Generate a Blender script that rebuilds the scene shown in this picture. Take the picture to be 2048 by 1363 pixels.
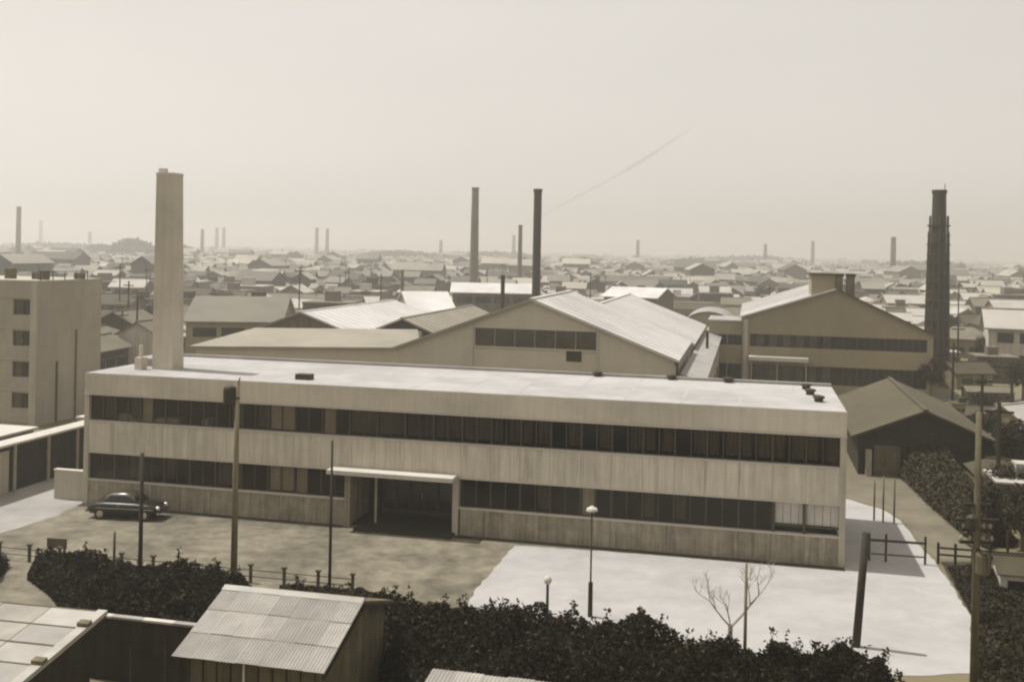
import bpy, math, random
import numpy as np
from mathutils import Vector, Matrix

for o in list(bpy.data.objects):
    bpy.data.objects.remove(o, do_unlink=True)
scene = bpy.context.scene
COL = scene.collection
R = math.radians
random.seed(7)
rng = np.random.default_rng(11)

# ------------------------------------------------------------------ camera
# level view camera, 36 mm on a 36 mm back, front dropped (shift), a slight clockwise roll
CAM_H = 16.0
ROLL = R(1.1)
HORIZON = 499.0
cam_d = bpy.data.cameras.new("camera")
cam = bpy.data.objects.new("camera", cam_d)
COL.objects.link(cam)
cam_d.lens = 36.0
cam_d.sensor_width = 36.0
cam_d.clip_start = 0.5
cam_d.clip_end = 12000.0
_yh = (HORIZON - 681.5) * math.cos(ROLL)
cam_d.shift_x = -(-_yh * math.sin(ROLL)) / 2048.0
cam_d.shift_y = (_yh * math.cos(ROLL)) / 2048.0
cam.location = (0, 0, CAM_H)
cam.rotation_euler = (Matrix.Rotation(R(90), 3, 'X') @ Matrix.Rotation(ROLL, 3, 'Z')).to_euler()
scene.camera = cam

# ------------------------------------------------------------------ sky, sun, exposure
SUN_EL = R(64.0)
SUN_AZ = R(-20.0)      # direction in which shadows fall, in the ground plane
w = bpy.data.worlds.new("World")
scene.world = w
w.use_nodes = True
nt = w.node_tree
nt.nodes.clear()
sky = nt.nodes.new("ShaderNodeTexSky")
sky.sky_type = 'NISHITA'
sky.sun_disc = False
sky.sun_elevation = SUN_EL
sky.sun_rotation = math.atan2(-math.cos(SUN_AZ), -math.sin(SUN_AZ))
sky.air_density = 1.0
sky.dust_density = 3.0
sky.ozone_density = 1.0
bw = nt.nodes.new("ShaderNodeRGBToBW")
tin = nt.nodes.new("ShaderNodeMix")
tin.data_type = 'RGBA'
tin.blend_type = 'MULTIPLY'
tin.inputs[0].default_value = 1.0
tin.inputs[7].default_value = (1.0, 0.945, 0.88, 1)
bg = nt.nodes.new("ShaderNodeBackground")
bg.inputs[1].default_value = 0.12
out = nt.nodes.new("ShaderNodeOutputWorld")
nt.links.new(sky.outputs[0], bw.inputs[0])
# thick summer haze evens the sky out: compress its range
pw = nt.nodes.new("ShaderNodeMath"); pw.operation = 'POWER'; pw.inputs[1].default_value = 0.35
ml = nt.nodes.new("ShaderNodeMath"); ml.operation = 'MULTIPLY'; ml.inputs[1].default_value = 4.0
nt.links.new(bw.outputs[0], pw.inputs[0]); nt.links.new(pw.outputs[0], ml.inputs[0])
tcw = nt.nodes.new("ShaderNodeTexCoord"); mpw = nt.nodes.new("ShaderNodeMapping"); mpw.inputs["Scale"].default_value = (1.6, 1.6, 5.0)
nzw = nt.nodes.new("ShaderNodeTexNoise"); nzw.inputs["Scale"].default_value = 1.5; nzw.inputs["Detail"].default_value = 4
mrw = nt.nodes.new("ShaderNodeMapRange"); mrw.inputs[1].default_value = 0.3; mrw.inputs[2].default_value = 0.7; mrw.inputs[3].default_value = 0.965; mrw.inputs[4].default_value = 1.035
m2w = nt.nodes.new("ShaderNodeMath"); m2w.operation = 'MULTIPLY'
nt.links.new(tcw.outputs["Generated"], mpw.inputs[0]); nt.links.new(mpw.outputs[0], nzw.inputs["Vector"]); nt.links.new(nzw.outputs[0], mrw.inputs[0])
nt.links.new(ml.outputs[0], m2w.inputs[0]); nt.links.new(mrw.outputs[0], m2w.inputs[1])
nt.links.new(m2w.outputs[0], tin.inputs[6])
nt.links.new(tin.outputs[2], bg.inputs[0])
nt.links.new(bg.outputs[0], out.inputs[0])

sun_d = bpy.data.lights.new("sun", 'SUN')
sun_d.energy = 5.0
sun_d.angle = R(0.7)
sun_d.color = (1.0, 0.985, 0.955)
sun = bpy.data.objects.new("sun", sun_d)
COL.objects.link(sun)
_d = Vector((math.cos(SUN_AZ) * math.cos(SUN_EL), math.sin(SUN_AZ) * math.cos(SUN_EL), -math.sin(SUN_EL)))
sun.rotation_euler = _d.to_track_quat('-Z', 'Y').to_euler()
sun.location = (-60, 60, 120)

vs = scene.view_settings
vs.view_transform = 'Standard'
vs.look = 'None'
vs.exposure = 0.0
vs.gamma = 1.0
vs.use_curve_mapping = False
scene.render.engine = 'CYCLES'
cy = scene.cycles
cy.use_denoising = True
cy.max_bounces = 8
cy.diffuse_bounces = 3
cy.volume_bounces = 2
cy.transparent_max_bounces = 12
cy.caustics_reflective = False
cy.caustics_refractive = False
cy.filter_width = 2.2
cy.use_adaptive_sampling = True
cy.adaptive_threshold = 0.02

# ------------------------------------------------------------------ helpers: geometry
def unproject(u, v, z=0.0):
    """where the sight line through a photograph point meets height z"""
    du, dv = u - 1024.0, v - 681.5
    x = du * math.cos(ROLL) + dv * math.sin(ROLL)
    y = -du * math.sin(ROLL) + dv * math.cos(ROLL)
    b = -(y - _yh) / 2048.0
    Y = (z - CAM_H) / b
    return x / 2048.0 * Y, Y

def horizon_at(u):
    return HORIZON + (u - 1024) * math.tan(ROLL)

class Frame:
    def __init__(s, x, y, deg):
        s.o = (x, y); s.deg = deg; t = R(deg)
        s.e = (math.cos(t), math.sin(t)); s.n = (-math.sin(t), math.cos(t))
    def W(s, a, b):
        return s.o[0] + a * s.e[0] + b * s.n[0], s.o[1] + a * s.e[1] + b * s.n[1]

SITE = Frame(-26.35, 62.7, -13.0)      # the works' own grid: x along the office front, y away

class MB:
    def __init__(s):
        s.v = []; s.f = []; s.m = []
    def quad(s, pts, m=0):
        i = len(s.v); s.v.extend([tuple(p) for p in pts]); s.f.append(tuple(range(i, i + len(pts)))); s.m.append(m)
    def box(s, x0, x1, y0, y1, z0, z1, m=0):
        i = len(s.v)
        s.v.extend([(x0, y0, z0), (x1, y0, z0), (x1, y1, z0), (x0, y1, z0), (x0, y0, z1), (x1, y0, z1), (x1, y1, z1), (x0, y1, z1)])
        for q in ((0, 3, 2, 1), (4, 5, 6, 7), (0, 1, 5, 4), (1, 2, 6, 5), (2, 3, 7, 6), (3, 0, 4, 7)):
            s.f.append(tuple(i + k for k in q)); s.m.append(m)
        return s
    def prism(s, poly, a0, a1, axis='y', m=0):
        """poly of (p, q) extruded along axis: y -> (x,z), x -> (y,z), z -> (x,y)"""
        n = len(poly); i = len(s.v)
        for a in (a0, a1):
            for p, q in poly:
                s.v.append({'y': (p, a, q), 'x': (a, p, q), 'z': (p, q, a)}[axis])
        s.f.append(tuple(i + k for k in range(n))); s.m.append(m)
        s.f.append(tuple(i + n + k for k in reversed(range(n)))); s.m.append(m)
        for k in range(n):
            k2 = (k + 1) % n
            s.f.append((i + k, i + n + k, i + n + k2, i + k2)); s.m.append(m)
        return s
    def tube(s, p0, p1, r0, r1, n=8, m=0, caps=True):
        p0, p1 = Vector(p0), Vector(p1)
        d = (p1 - p0).normalized()
        a = d.orthogonal().normalized(); b = d.cross(a)
        i = len(s.v)
        for p, r in ((p0, r0), (p1, r1)):
            for k in range(n):
                t = 2 * math.pi * k / n
                s.v.append(tuple(p + a * (r * math.cos(t)) + b * (r * math.sin(t))))
        for k in range(n):
            k2 = (k + 1) % n
            s.f.append((i + k, i + k2, i + n + k2, i + n + k)); s.m.append(m)
        if caps:
            s.f.append(tuple(i + k for k in reversed(range(n)))); s.m.append(m)
            s.f.append(tuple(i + n + k for k in range(n))); s.m.append(m)
        return s
    def lathe(s, prof, n=16, m=0, c=(0, 0)):
        i = len(s.v)
        for r, z in prof:
            for k in range(n):
                t = 2 * math.pi * k / n
                s.v.append((c[0] + r * math.cos(t), c[1] + r * math.sin(t), z))
        for j in range(len(prof) - 1):
            for k in range(n):
                k2 = (k + 1) % n
                s.f.append((i + j * n + k, i + j * n + k2, i + (j + 1) * n + k2, i + (j + 1) * n + k)); s.m.append(m)
        s.f.append(tuple(i + k for k in reversed(range(n)))); s.m.append(m)
        e = i + (len(prof) - 1) * n
        s.f.append(tuple(e + k for k in range(n))); s.m.append(m)
        return s
    def slab(s, p, th, m=0):
        """a sloping sheet given by 4 top corners, th thick"""
        i = len(s.v)
        s.v.extend([tuple(q) for q in p]); s.v.extend([(q[0], q[1], q[2] - th) for q in p])
        for q in ((0, 1, 2, 3), (7, 6, 5, 4), (0, 4, 5, 1), (1, 5, 6, 2), (2, 6, 7, 3), (3, 7, 4, 0)):
            s.f.append(tuple(i + k for k in q)); s.m.append(m)
        return s
    def mesh(s, name, mats):
        me = bpy.data.meshes.new(name)
        me.from_pydata(s.v, [], s.f)
        mats = mats if isinstance(mats, (list, tuple)) else [mats]
        for m in mats: me.materials.append(m)
        if len(mats) > 1: me.polygons.foreach_set("material_index", s.m)
        me.update()
        return me
    def build(s, name, mats, parent=None, smooth=False):
        me = s.mesh(name, mats)
        if smooth: me.polygons.foreach_set("use_smooth", [True] * len(me.polygons))
        return link(name, me, parent)

def link(name, me, parent=None):
    o = bpy.data.objects.new(name, me)
    COL.objects.link(o)
    if parent is not None: o.parent = parent
    return o

def tag(o, label, cat, group=None):
    o["label"] = label; o["category"] = cat
    if group: o["group"] = group
    return o

def thing(name, label, cat, loc=(0, 0, 0), rz=0.0, group=None):
    o = bpy.data.objects.new(name, None)
    COL.objects.link(o)
    o.location = loc; o.rotation_euler = (0, 0, rz)
    o.empty_display_size = 0.3
    return tag(o, label, cat, group)

def struct(o):
    o["kind"] = "structure"; return o

def dup(root, loc, rz=0.0, scale=None, label=None):
    r = root.copy(); COL.objects.link(r); r.location = loc; r.rotation_euler = (0, 0, rz)
    if scale: r.scale = scale
    if label: r["label"] = label
    for ch in root.children:
        c = ch.copy(); COL.objects.link(c); c.parent = r
        for g in ch.children:
            d = g.copy(); COL.objects.link(d); d.parent = c
    return r

# ------------------------------------------------------------------ helpers: materials
def tone(v, k=None):
    if k is None: k = min(1.0, max(0.0, (v - 0.24) / 0.14))
    return (v, v * (0.84 + 0.11 * k), v * (0.47 + 0.43 * k), 1.0)

def mat(name, v, var=0.15, scale=1.2, rough=0.85, streak=0.0, bump=0.15, fine=22.0, metal=0.0, grime=0.0, spec=0.3, island=0.0, k=None):
    m = bpy.data.materials.new(name)
    m.use_nodes = True
    t = m.node_tree; N = t.nodes; L = t.links
    b = N["Principled BSDF"]
    b.inputs["Roughness"].default_value = rough
    b.inputs["Metallic"].default_value = metal
    b.inputs["Specular IOR Level"].default_value = spec
    tc = N.new("ShaderNodeTexCoord")
    oi = N.new("ShaderNodeObjectInfo"); ad = N.new("ShaderNodeVectorMath"); ad.operation = 'ADD'
    L.new(tc.outputs["Object"], ad.inputs[0]); L.new(oi.outputs["Location"], ad.inputs[1])
    P = ad.outputs[0]
    n1 = N.new("ShaderNodeTexNoise"); n1.inputs["Scale"].default_value = scale; n1.inputs["Detail"].default_value = 6; n1.inputs["Roughness"].default_value = 0.62
    L.new(P, n1.inputs["Vector"])
    ramp = N.new("ShaderNodeValToRGB")
    ramp.color_ramp.elements[0].position = 0.30; ramp.color_ramp.elements[1].position = 0.70
    ramp.color_ramp.elements[0].color = tone(v * (1 - var), k); ramp.color_ramp.elements[1].color = tone(v * (1 + var), k)
    L.new(n1.outputs[0], ramp.inputs[0])
    col = ramp.outputs[0]
    def mult(col, fac_socket, lo, hi, p0=0.35, p1=0.65):
        r = N.new("ShaderNodeMapRange"); r.inputs[1].default_value = p0; r.inputs[2].default_value = p1
        r.inputs[3].default_value = lo; r.inputs[4].default_value = hi
        L.new(fac_socket, r.inputs[0])
        mx = N.new("ShaderNodeMix"); mx.data_type = 'RGBA'; mx.blend_type = 'MULTIPLY'; mx.inputs[0].default_value = 1
        L.new(col, mx.inputs[6]); L.new(r.outputs[0], mx.inputs[7])
        return mx.outputs[2]
    if streak > 0:      # rain streaks and form-board marks running down the wall
        mp = N.new("ShaderNodeMapping"); mp.inputs["Scale"].default_value = (3.4, 3.4, 0.16)
        L.new(P, mp.inputs[0])
        n2 = N.new("ShaderNodeTexNoise"); n2.inputs["Scale"].default_value = 1.0; n2.inputs["Detail"].default_value = 4; n2.inputs["Roughness"].default_value = 0.7
        L.new(mp.outputs[0], n2.inputs["Vector"])
        col = mult(col, n2.outputs[0], 1 - streak, 1 + streak * 0.35, 0.36, 0.62)
    if streak > 0.15:   # a few sharp dark runs below the sill
        mq = N.new("ShaderNodeMapping"); mq.inputs["Scale"].default_value = (7.0, 7.0, 0.35)
        L.new(P, mq.inputs[0])
        n5 = N.new("ShaderNodeTexNoise"); n5.inputs["Scale"].default_value = 1.0; n5.inputs["Detail"].default_value = 2
        L.new(mq.outputs[0], n5.inputs["Vector"])
        col = mult(col, n5.outputs[0], 1.0, 1 - streak * 1.3, 0.58, 0.72)
    if grime > 0:       # broad blotches of dirt
        n3 = N.new("ShaderNodeTexNoise"); n3.inputs["Scale"].default_value = scale * 0.22; n3.inputs["Detail"].default_value = 5; n3.inputs["Roughness"].default_value = 0.7
        L.new(P, n3.inputs["Vector"])
        col = mult(col, n3.outputs[0], 1 - grime, 1.05, 0.38, 0.58)
    if island > 0:
        g = N.new("ShaderNodeNewGeometry")
        col = mult(col, g.outputs["Random Per Island"], 1 - island, 1 + island, 0.0, 1.0)
    L.new(col, b.inputs["Base Color"])
    if bump > 0:
        n4 = N.new("ShaderNodeTexNoise"); n4.inputs["Scale"].default_value = fine; n4.inputs["Detail"].default_value = 5
        L.new(tc.outputs["Object"], n4.inputs["Vector"])
        bp = N.new("ShaderNodeBump"); bp.inputs["Strength"].default_value = bump; bp.inputs["Distance"].default_value = 0.03
        L.new(n4.outputs[0], bp.inputs["Height"]); L.new(bp.outputs[0], b.inputs["Normal"])
    return m

def leaf_mat(name, v, var=0.5, hi=6.0):
    m = bpy.data.materials.new(name); m.use_nodes = True
    t = m.node_tree; N = t.nodes; L = t.links; b = N["Principled BSDF"]
    b.inputs["Roughness"].default_value = 0.8; b.inputs["Specular IOR Level"].default_value = 0.06
    g = N.new("ShaderNodeNewGeometry"); ramp = N.new("ShaderNodeValToRGB")
    ramp.color_ramp.elements[0].color = tone(v * (1 - var)); ramp.color_ramp.elements[1].color = tone(v * (1 + var))
    e = ramp.color_ramp.elements.new(0.90); e.color = tone(v * (1 + var)); ramp.color_ramp.elements[2].color = tone(v * hi)
    L.new(g.outputs["Random Per Island"], ramp.inputs[0]); L.new(ramp.outputs[0], b.inputs["Base Color"])
    return m

def glass_mat(name):
    m = bpy.data.materials.new(name); m.use_nodes = True
    t = m.node_tree; N = t.nodes; L = t.links; N.remove(N["Principled BSDF"])
    tr = N.new("ShaderNodeBsdfTransparent"); tr.inputs[0].default_value = (0.74, 0.71, 0.65, 1)
    gl = N.new("ShaderNodeBsdfGlossy"); gl.inputs[0].default_value = (0.9, 0.85, 0.75, 1); gl.inputs["Roughness"].default_value = 0.06
    fr = N.new("ShaderNodeFresnel"); fr.inputs[0].default_value = 1.3
    mx = N.new("ShaderNodeMixShader")
    L.new(fr.outputs[0], mx.inputs[0]); L.new(tr.outputs[0], mx.inputs[1]); L.new(gl.outputs[0], mx.inputs[2])
    L.new(mx.outputs[0], N["Material Output"].inputs[0])
    return m

M = {}
M['dirt'] = mat('dirt', 0.165, 0.34, 1.1, grime=0.42, bump=0.6, fine=9, k=0.35)
M['town_ground'] = mat('town_ground', 0.14, 0.25, 0.03, bump=0)
M['white_concrete'] = mat('white_concrete', 0.335, 0.06, 0.9, grime=0.11, bump=0.1, k=1.0)
M['pale_concrete'] = mat('pale_concrete', 0.28, 0.10, 0.5, grime=0.2, bump=0.1, k=0.9)
M['lane'] = mat('lane', 0.14, 0.18, 0.5, grime=0.2, bump=0.3, k=0.3)
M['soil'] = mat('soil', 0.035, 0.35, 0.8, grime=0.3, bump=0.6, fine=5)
M['roof_white'] = mat('roof_white', 0.35, 0.07, 0.8, grime=0.17, bump=0.1, k=1.0)
M['fascia'] = mat('fascia', 0.53, 0.06, 0.5, streak=0.09, grime=0.2, k=0.58)
M['spandrel'] = mat('spandrel', 0.52, 0.07, 0.8, streak=0.2, grime=0.10, k=0.58)
M['low_wall'] = mat('low_wall', 0.28, 0.20, 1.6, streak=0.30, grime=0.2, k=0.4)
M['sill'] = mat('sill', 0.46, 0.08, 1.0, k=0.7)
M['pier'] = mat('pier', 0.40, 0.08, 1.0, streak=0.15, k=0.58)
M['canopy'] = mat('canopy', 0.47, 0.05, 1.0, grime=0.1, k=0.8)
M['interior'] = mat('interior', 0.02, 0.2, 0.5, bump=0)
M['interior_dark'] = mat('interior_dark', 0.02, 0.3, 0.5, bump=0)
M['frame'] = mat('frame', 0.05, 0.2, 2.0, rough=0.6)
M['frame_pale'] = mat('frame_pale', 0.30, 0.1, 2.0, rough=0.6)
M['curtain'] = mat('curtain', 0.2, 0.15, 1.0, streak=0.3, bump=0, k=0.7)
M['curtain_light'] = mat('curtain_light', 0.85, 0.06, 1.0, streak=0.1, bump=0, k=1.0)
M['chimney'] = mat('chimney', 0.47, 0.06, 0.7, streak=0.08, grime=0.15, k=0.58)
M['plaster'] = mat('plaster', 0.37, 0.06, 0.4, streak=0.06, grime=0.16, k=0.58)
M['gable_wall'] = mat('gable_wall', 0.47, 0.05, 0.25, streak=0.04, grime=0.10, k=0.58)
M['tan_wall'] = mat('tan_wall', 0.27, 0.06, 0.2, streak=0.05, grime=0.14, k=0.18)
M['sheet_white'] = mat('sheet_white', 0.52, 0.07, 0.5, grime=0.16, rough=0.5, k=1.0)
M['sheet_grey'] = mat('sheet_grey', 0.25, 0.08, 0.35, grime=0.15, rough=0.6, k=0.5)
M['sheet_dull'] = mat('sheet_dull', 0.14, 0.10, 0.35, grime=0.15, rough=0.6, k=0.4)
M['sheet_old'] = mat('sheet_old', 0.26, 0.14, 1.2, streak=0.0, grime=0.25, rough=0.6, k=0.7)
M['roof_tan'] = mat('roof_tan', 0.075, 0.10, 0.5, grime=0.15)
M['dark_wood'] = mat('dark_wood', 0.025, 0.3, 1.5, streak=0.3)
M['mid_wood'] = mat('mid_wood', 0.12, 0.25, 1.5, streak=0.3)
M['pole_dark'] = mat('pole_dark', 0.035, 0.3, 3.0, streak=0.3)
M['pole_pale'] = mat('pole_pale', 0.17, 0.15, 2.0, streak=0.25)
M['pole_worn'] = mat('pole_worn', 0.11, 0.3, 1.2, streak=0.4, grime=0.3)
M['iron'] = mat('iron', 0.03, 0.3, 2.0, rough=0.6)
M['brick_dark'] = mat('brick_dark', 0.035, 0.3, 1.0, streak=0.3)
M['stack_grey'] = mat('stack_grey', 0.13, 0.15, 0.5, streak=0.3)
M['scaffold'] = mat('scaffold', 0.05, 0.3, 2.0)
M['bark_pale'] = mat('bark_pale', 0.36, 0.25, 5.0, bump=0.5)
M['bark'] = mat('bark', 0.09, 0.3, 4.0, bump=0.5)
M['porcelain'] = mat('porcelain', 0.75, 0.03, 1.0, bump=0, rough=0.3)
M['hedge_leaf'] = leaf_mat('hedge_leaf', 0.014, 0.55)
M['lane_leaf'] = leaf_mat('lane_leaf', 0.05, 0.4, 2.2)
M['tree_leaf'] = leaf_mat('tree_leaf', 0.03, 0.5, 2.5)
M['garden_leaf'] = leaf_mat('garden_leaf', 0.03, 0.5, 2.0)
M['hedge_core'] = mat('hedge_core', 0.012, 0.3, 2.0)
M['dark_pane'] = mat('dark_pane', 0.010, 0.3, 0.7, rough=0.18, bump=0, spec=0.5)
M['mid_pane'] = mat('mid_pane', 0.055, 0.4, 0.7, rough=0.2, bump=0, spec=0.5)
M['glass'] = glass_mat('glass')
M['car_paint'] = mat('car_paint', 0.008, 0.1, 1.0, rough=0.38, bump=0, spec=0.3)
M['car_top'] = mat('car_top', 0.04, 0.1, 1.0, rough=0.3, bump=0, spec=0.6)
M['chrome'] = mat('chrome', 0.6, 0.05, 1.0, rough=0.18, metal=1.0, bump=0)
M['rubber'] = mat('rubber', 0.02, 0.1, 1.0, bump=0)
RO = {'light': mat('tile_light', 0.36, 0.12, 0.3, k=0.8), 'mid': mat('tile_mid', 0.14, 0.15, 0.3, k=0.35), 'dark': mat('tile_dark', 0.06, 0.2, 0.3)}
WA = {'light': mat('house_wall_light', 0.46, 0.12, 0.3, streak=0.2, k=0.7), 'mid': mat('house_wall_mid', 0.2, 0.15, 0.3, streak=0.2), 'dark': mat('house_wall_dark', 0.07, 0.2, 0.3, streak=0.2)}

# ------------------------------------------------------------------ ground
def sheet(name, pts, z, m, rag=0.0):
    if rag:
        g = random.Random(len(name)); q = []
        for i, (x0, y0) in enumerate(pts):
            x1, y1 = pts[(i + 1) % len(pts)]
            n = max(1, int(math.hypot(x1 - x0, y1 - y0) / 0.5))
            for k in range(n):
                t = k / n; a = rag if 0 < k else 0
                q.append((x0 + (x1 - x0) * t + g.uniform(-a, a), y0 + (y1 - y0) * t + g.uniform(-a, a)))
        pts = q
    mb = MB(); mb.quad([(x, y, z) for x, y in pts])
    return struct(mb.build(name, m))

sheet('ground', [(-4000, -200), (4000, -200), (4000, 4500), (-4000, 4500)], -0.01, M['town_ground'])
S = SITE.W
sheet('yard', [unproject(-260, 1062), (-20, 40), (8, 36), S(38, -0.02), S(0.0, 0.2), unproject(60, 985)], 0.000, M['dirt'])
sheet('paving', [unproject(1030, 1090), unproject(948, 1182), (-2.2, 41.5), (2, 36.5), (12, 34.0), unproject(1760, 1352), unproject(1944, 1346),
                 unproject(1942, 1232), unproject(1870, 1120), unproject(1845, 1098), unproject(1802, 1040), unproject(1765, 1018), unproject(1690, 996), S(43.4, 12.5), S(43.4, -0.02 + 0.01)], 0.004, M['white_concrete'], 0.07)
sheet('drain_strip', [S(0.3, -0.62), S(17.4, -0.62), S(17.4, -0.02), S(0.3, -0.02)], 0.011, M['soil'])  # narrow dark strip that deepens the dark line along the office foot
sheet('drain_strip', [S(24.1, -0.62), S(44.8, -0.62), S(44.8, -0.02), S(24.1, -0.02)], 0.011, M['soil'])  # the same dark strip on the other side of the porch
sheet('forecourt', [unproject(-120, 985), unproject(0, 958), unproject(100, 943), S(-0.4, 2.5), S(0.2, 0.1), unproject(110, 1032), unproject(0, 1066), unproject(-160, 1110)], 0.006, M['pale_concrete'], 0.1)
sheet('lane', [unproject(1690, 994), unproject(1770, 1017), unproject(1806, 1040), unproject(1850, 1098), unproject(1876, 1118), unproject(1960, 1122), unproject(1935, 1080), unproject(1855, 1010), unproject(1800, 946), unproject(1700, 946)], 0.005, M['lane'])
sheet('road', [unproject(1868, 786), unproject(2200, 792), unproject(2200, 838), unproject(1868, 832)], 0.005, M['lane'])
sheet('garden', [unproject(1880, 1122), unproject(2250, 1128), unproject(2300, 1500), unproject(1955, 1500), unproject(1946, 1235)], 0.007, M['soil'], 0.05)

# ------------------------------------------------------------------ main office block
SR = R(SITE.deg)
def site_thing(name, label, cat, s=0.0, t=0.0, z=0.0, group=None):
    x, y = SITE.W(s, t)
    return thing(name, label, cat, (x, y, z), SR, group)

def office():
    B = site_thing('office_block', 'long two storey concrete office block with white flat roof and ribbon windows', 'office building')
    X0, X1, D = 0.3, 44.8, 10.6
    # fascia ring and roof
    m = MB(); m.box(X0, X1, 0.0, 0.22, 6.75, 7.96); m.box(X1 - 0.22, X1, 0.22, D, 6.75, 7.96); m.box(X0, X0 + 0.22, 0.22, D, 6.75, 7.96); m.box(X0 + 0.22, X1 - 0.22, D - 0.22, D, 6.75, 7.96)
    m.build('fascia', M['fascia'], B)
    m = MB(); m.box(X0 - 0.02, X1 + 0.02, -0.05, 0.20, 6.66, 6.745); m.build('drip_edge', M['sill'], B)
    m = MB(); m.box(X0 + 0.03, X1 - 0.03, 0.03, D - 0.03, 7.62, 7.99)
    roof = m.build('roof', M['roof_white'], B)
    m = MB(); m.box(X0 + 0.03, X1 - 0.03, D - 0.35, D - 0.03, 7.992, 8.16); m.build('rear_kerb', M['pale_concrete'], roof)
    for (x, y) in ((43.2, 8.6), (43.3, 6.2), (43.6, 3.4), (38.6, 10.0), (30.4, 10.0), (35.1, 10.1)):
        MB().lathe([(0.24, 7.985), (0.24, 8.18), (0.34, 8.2), (0.30, 8.3), (0.05, 8.36)], 12, c=(x, y)).build('roof_vent', M['iron'], roof)
    seam = MB().box(-0.05, 0.05, 0.1, D - 0.4, 7.985, 7.996).mesh('roof_seam', M['roof_white'])
    for k in range(14):
        o_ = link('roof_seam', seam, roof); o_.location = (2.8 + k * 3.05, 0, 0)
    m = MB(); m.box(13.4, 14.35, 1.6, 2.2, 7.985, 8.32); m.build('skylight_box', M['iron'], roof)
    m = MB(); m.box(0.9, 2.5, 4.2, 6.4, 7.985, 8.5); m.build('tank_plinth', M['pale_concrete'], roof)
    m = MB(); m.box(2.1, 2.6, 2.4, 3.0, 7.985, 8.75); m.tube((2.35, 2.7, 8.7), (2.35, 2.7, 9.5), 0.12, 0.12, 10); m.build('flue_box', M['chimney'], roof)
    # floors and inner walls
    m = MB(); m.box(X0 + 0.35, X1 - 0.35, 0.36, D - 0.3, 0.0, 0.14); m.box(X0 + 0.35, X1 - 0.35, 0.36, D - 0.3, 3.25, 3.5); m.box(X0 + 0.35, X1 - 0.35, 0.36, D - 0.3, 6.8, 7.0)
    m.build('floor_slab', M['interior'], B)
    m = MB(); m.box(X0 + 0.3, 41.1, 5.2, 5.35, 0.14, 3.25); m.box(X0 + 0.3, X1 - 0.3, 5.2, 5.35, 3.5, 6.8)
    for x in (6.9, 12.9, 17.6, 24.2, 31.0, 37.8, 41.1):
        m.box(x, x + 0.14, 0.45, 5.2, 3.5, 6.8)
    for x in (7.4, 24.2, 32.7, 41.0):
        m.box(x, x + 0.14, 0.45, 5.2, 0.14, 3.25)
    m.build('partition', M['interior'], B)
    # end walls and rear wall
    m = MB(); m.box(X1 - 0.3, X1 - 0.003, 0.36, D - 0.25, 3.22, 6.75); m.box(X1 - 0.3, X1 - 0.003, 0.36, D - 0.25, 0.0, 1.45)
    for y in (3.8, 7.6): m.box(X1 - 0.3, X1 - 0.003, y, y + 0.35, 1.45, 3.22)
    m.build('end_wall', M['plaster'], B)
    m = MB(); m.box(X0 + 0.003, X0 + 0.3, 0.36, D - 0.25, 0.0, 6.75); m.build('end_wall', M['plaster'], B)
    m = MB(); m.box(X0 + 0.003, 41.1, D - 0.25, D - 0.003, 0, 6.75); m.box(41.1, X1 - 0.003, D - 0.25, D - 0.003, 3.22, 6.75); m.box(41.1, X1 - 0.003, D - 0.25, D - 0.003, 0, 0.9)
    m.build('rear_wall', M['plaster'], B)
    # piers at both ends
    for a, b_ in ((X0, X0 + 0.32), (X1 - 0.3, X1)):
        m = MB(); m.box(a - 0.004, b_ + 0.004, -0.02, 0.36, 0, 6.74); m.build('end_pier', M['pier'], B)
    # bays
    xa, xb, n = 0.62, 44.5, 26
    bwid = (xb - xa) / n
    pan = MB().box(0.007, bwid - 0.007, 0.0, 0.2, 3.22, 5.05).mesh('spandrel_panel', M['spandrel'])
    low = MB().box(0.006, bwid - 0.006, 0.0, 0.2, 0.0, 1.47).mesh('wall_panel', M['low_wall'])
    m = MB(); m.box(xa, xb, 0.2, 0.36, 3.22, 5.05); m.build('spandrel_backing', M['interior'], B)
    m = MB(); m.box(xa, xb, -0.05, 0.36, 5.05, 5.12); m.build('window_sill', M['sill'], B)
    m = MB(); m.box(xa, xb, -0.03, 0.2, 3.14, 3.218); m.build('drip_edge', M['sill'], B)
    for a, b_ in ((xa, 17.40), (24.16, xb)):
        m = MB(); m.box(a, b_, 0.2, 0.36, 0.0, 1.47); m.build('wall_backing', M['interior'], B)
        m = MB(); m.box(a, b_, -0.05, 0.36, 1.47, 1.55); m.build('window_sill', M['sill'], B)
    def wframe(w_, z0, z1):
        mb = MB(); t = 0.05
        mb.box(0, w_, 0.2, 0.28, z0, z0 + t); mb.box(0, w_, 0.2, 0.28, z1 - t, z1)
        mb.box(0, t, 0.2, 0.28, z0 + t, z1 - t); mb.box(w_ - t, w_, 0.2, 0.28, z0 + t, z1 - t)
        mb.box(w_ / 2 - 0.03, w_ / 2 + 0.03, 0.21, 0.27, z0 + t, z1 - t)
        return mb.mesh('window', M['frame'])
    def wpane(w_, z0, z1):
        mb = MB(); mb.box(0.05, w_ / 2 - 0.03, 0.236, 0.242, z0 + 0.05, z1 - 0.05)
        return mb.mesh('pane', M['glass'])
    def wcurt(x0, x1, z0, z1, m_):
        mb = MB(); k = 10
        for i in range(k):
            a = x0 + (x1 - x0) * i / k; b_ = x0 + (x1 - x0) * (i + 1) / k
            ya = 0.345 + 0.03 * math.sin(i * 2.1); yb = 0.345 + 0.03 * math.sin((i + 1) * 2.1)
            mb.quad([(a, ya, z0), (b_, yb, z0), (b_, yb, z1), (a, ya, z1)])
        return mb.mesh('curtain', m_)
    U = (5.12, 6.74); Lw = (1.55, 3.13)
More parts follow.
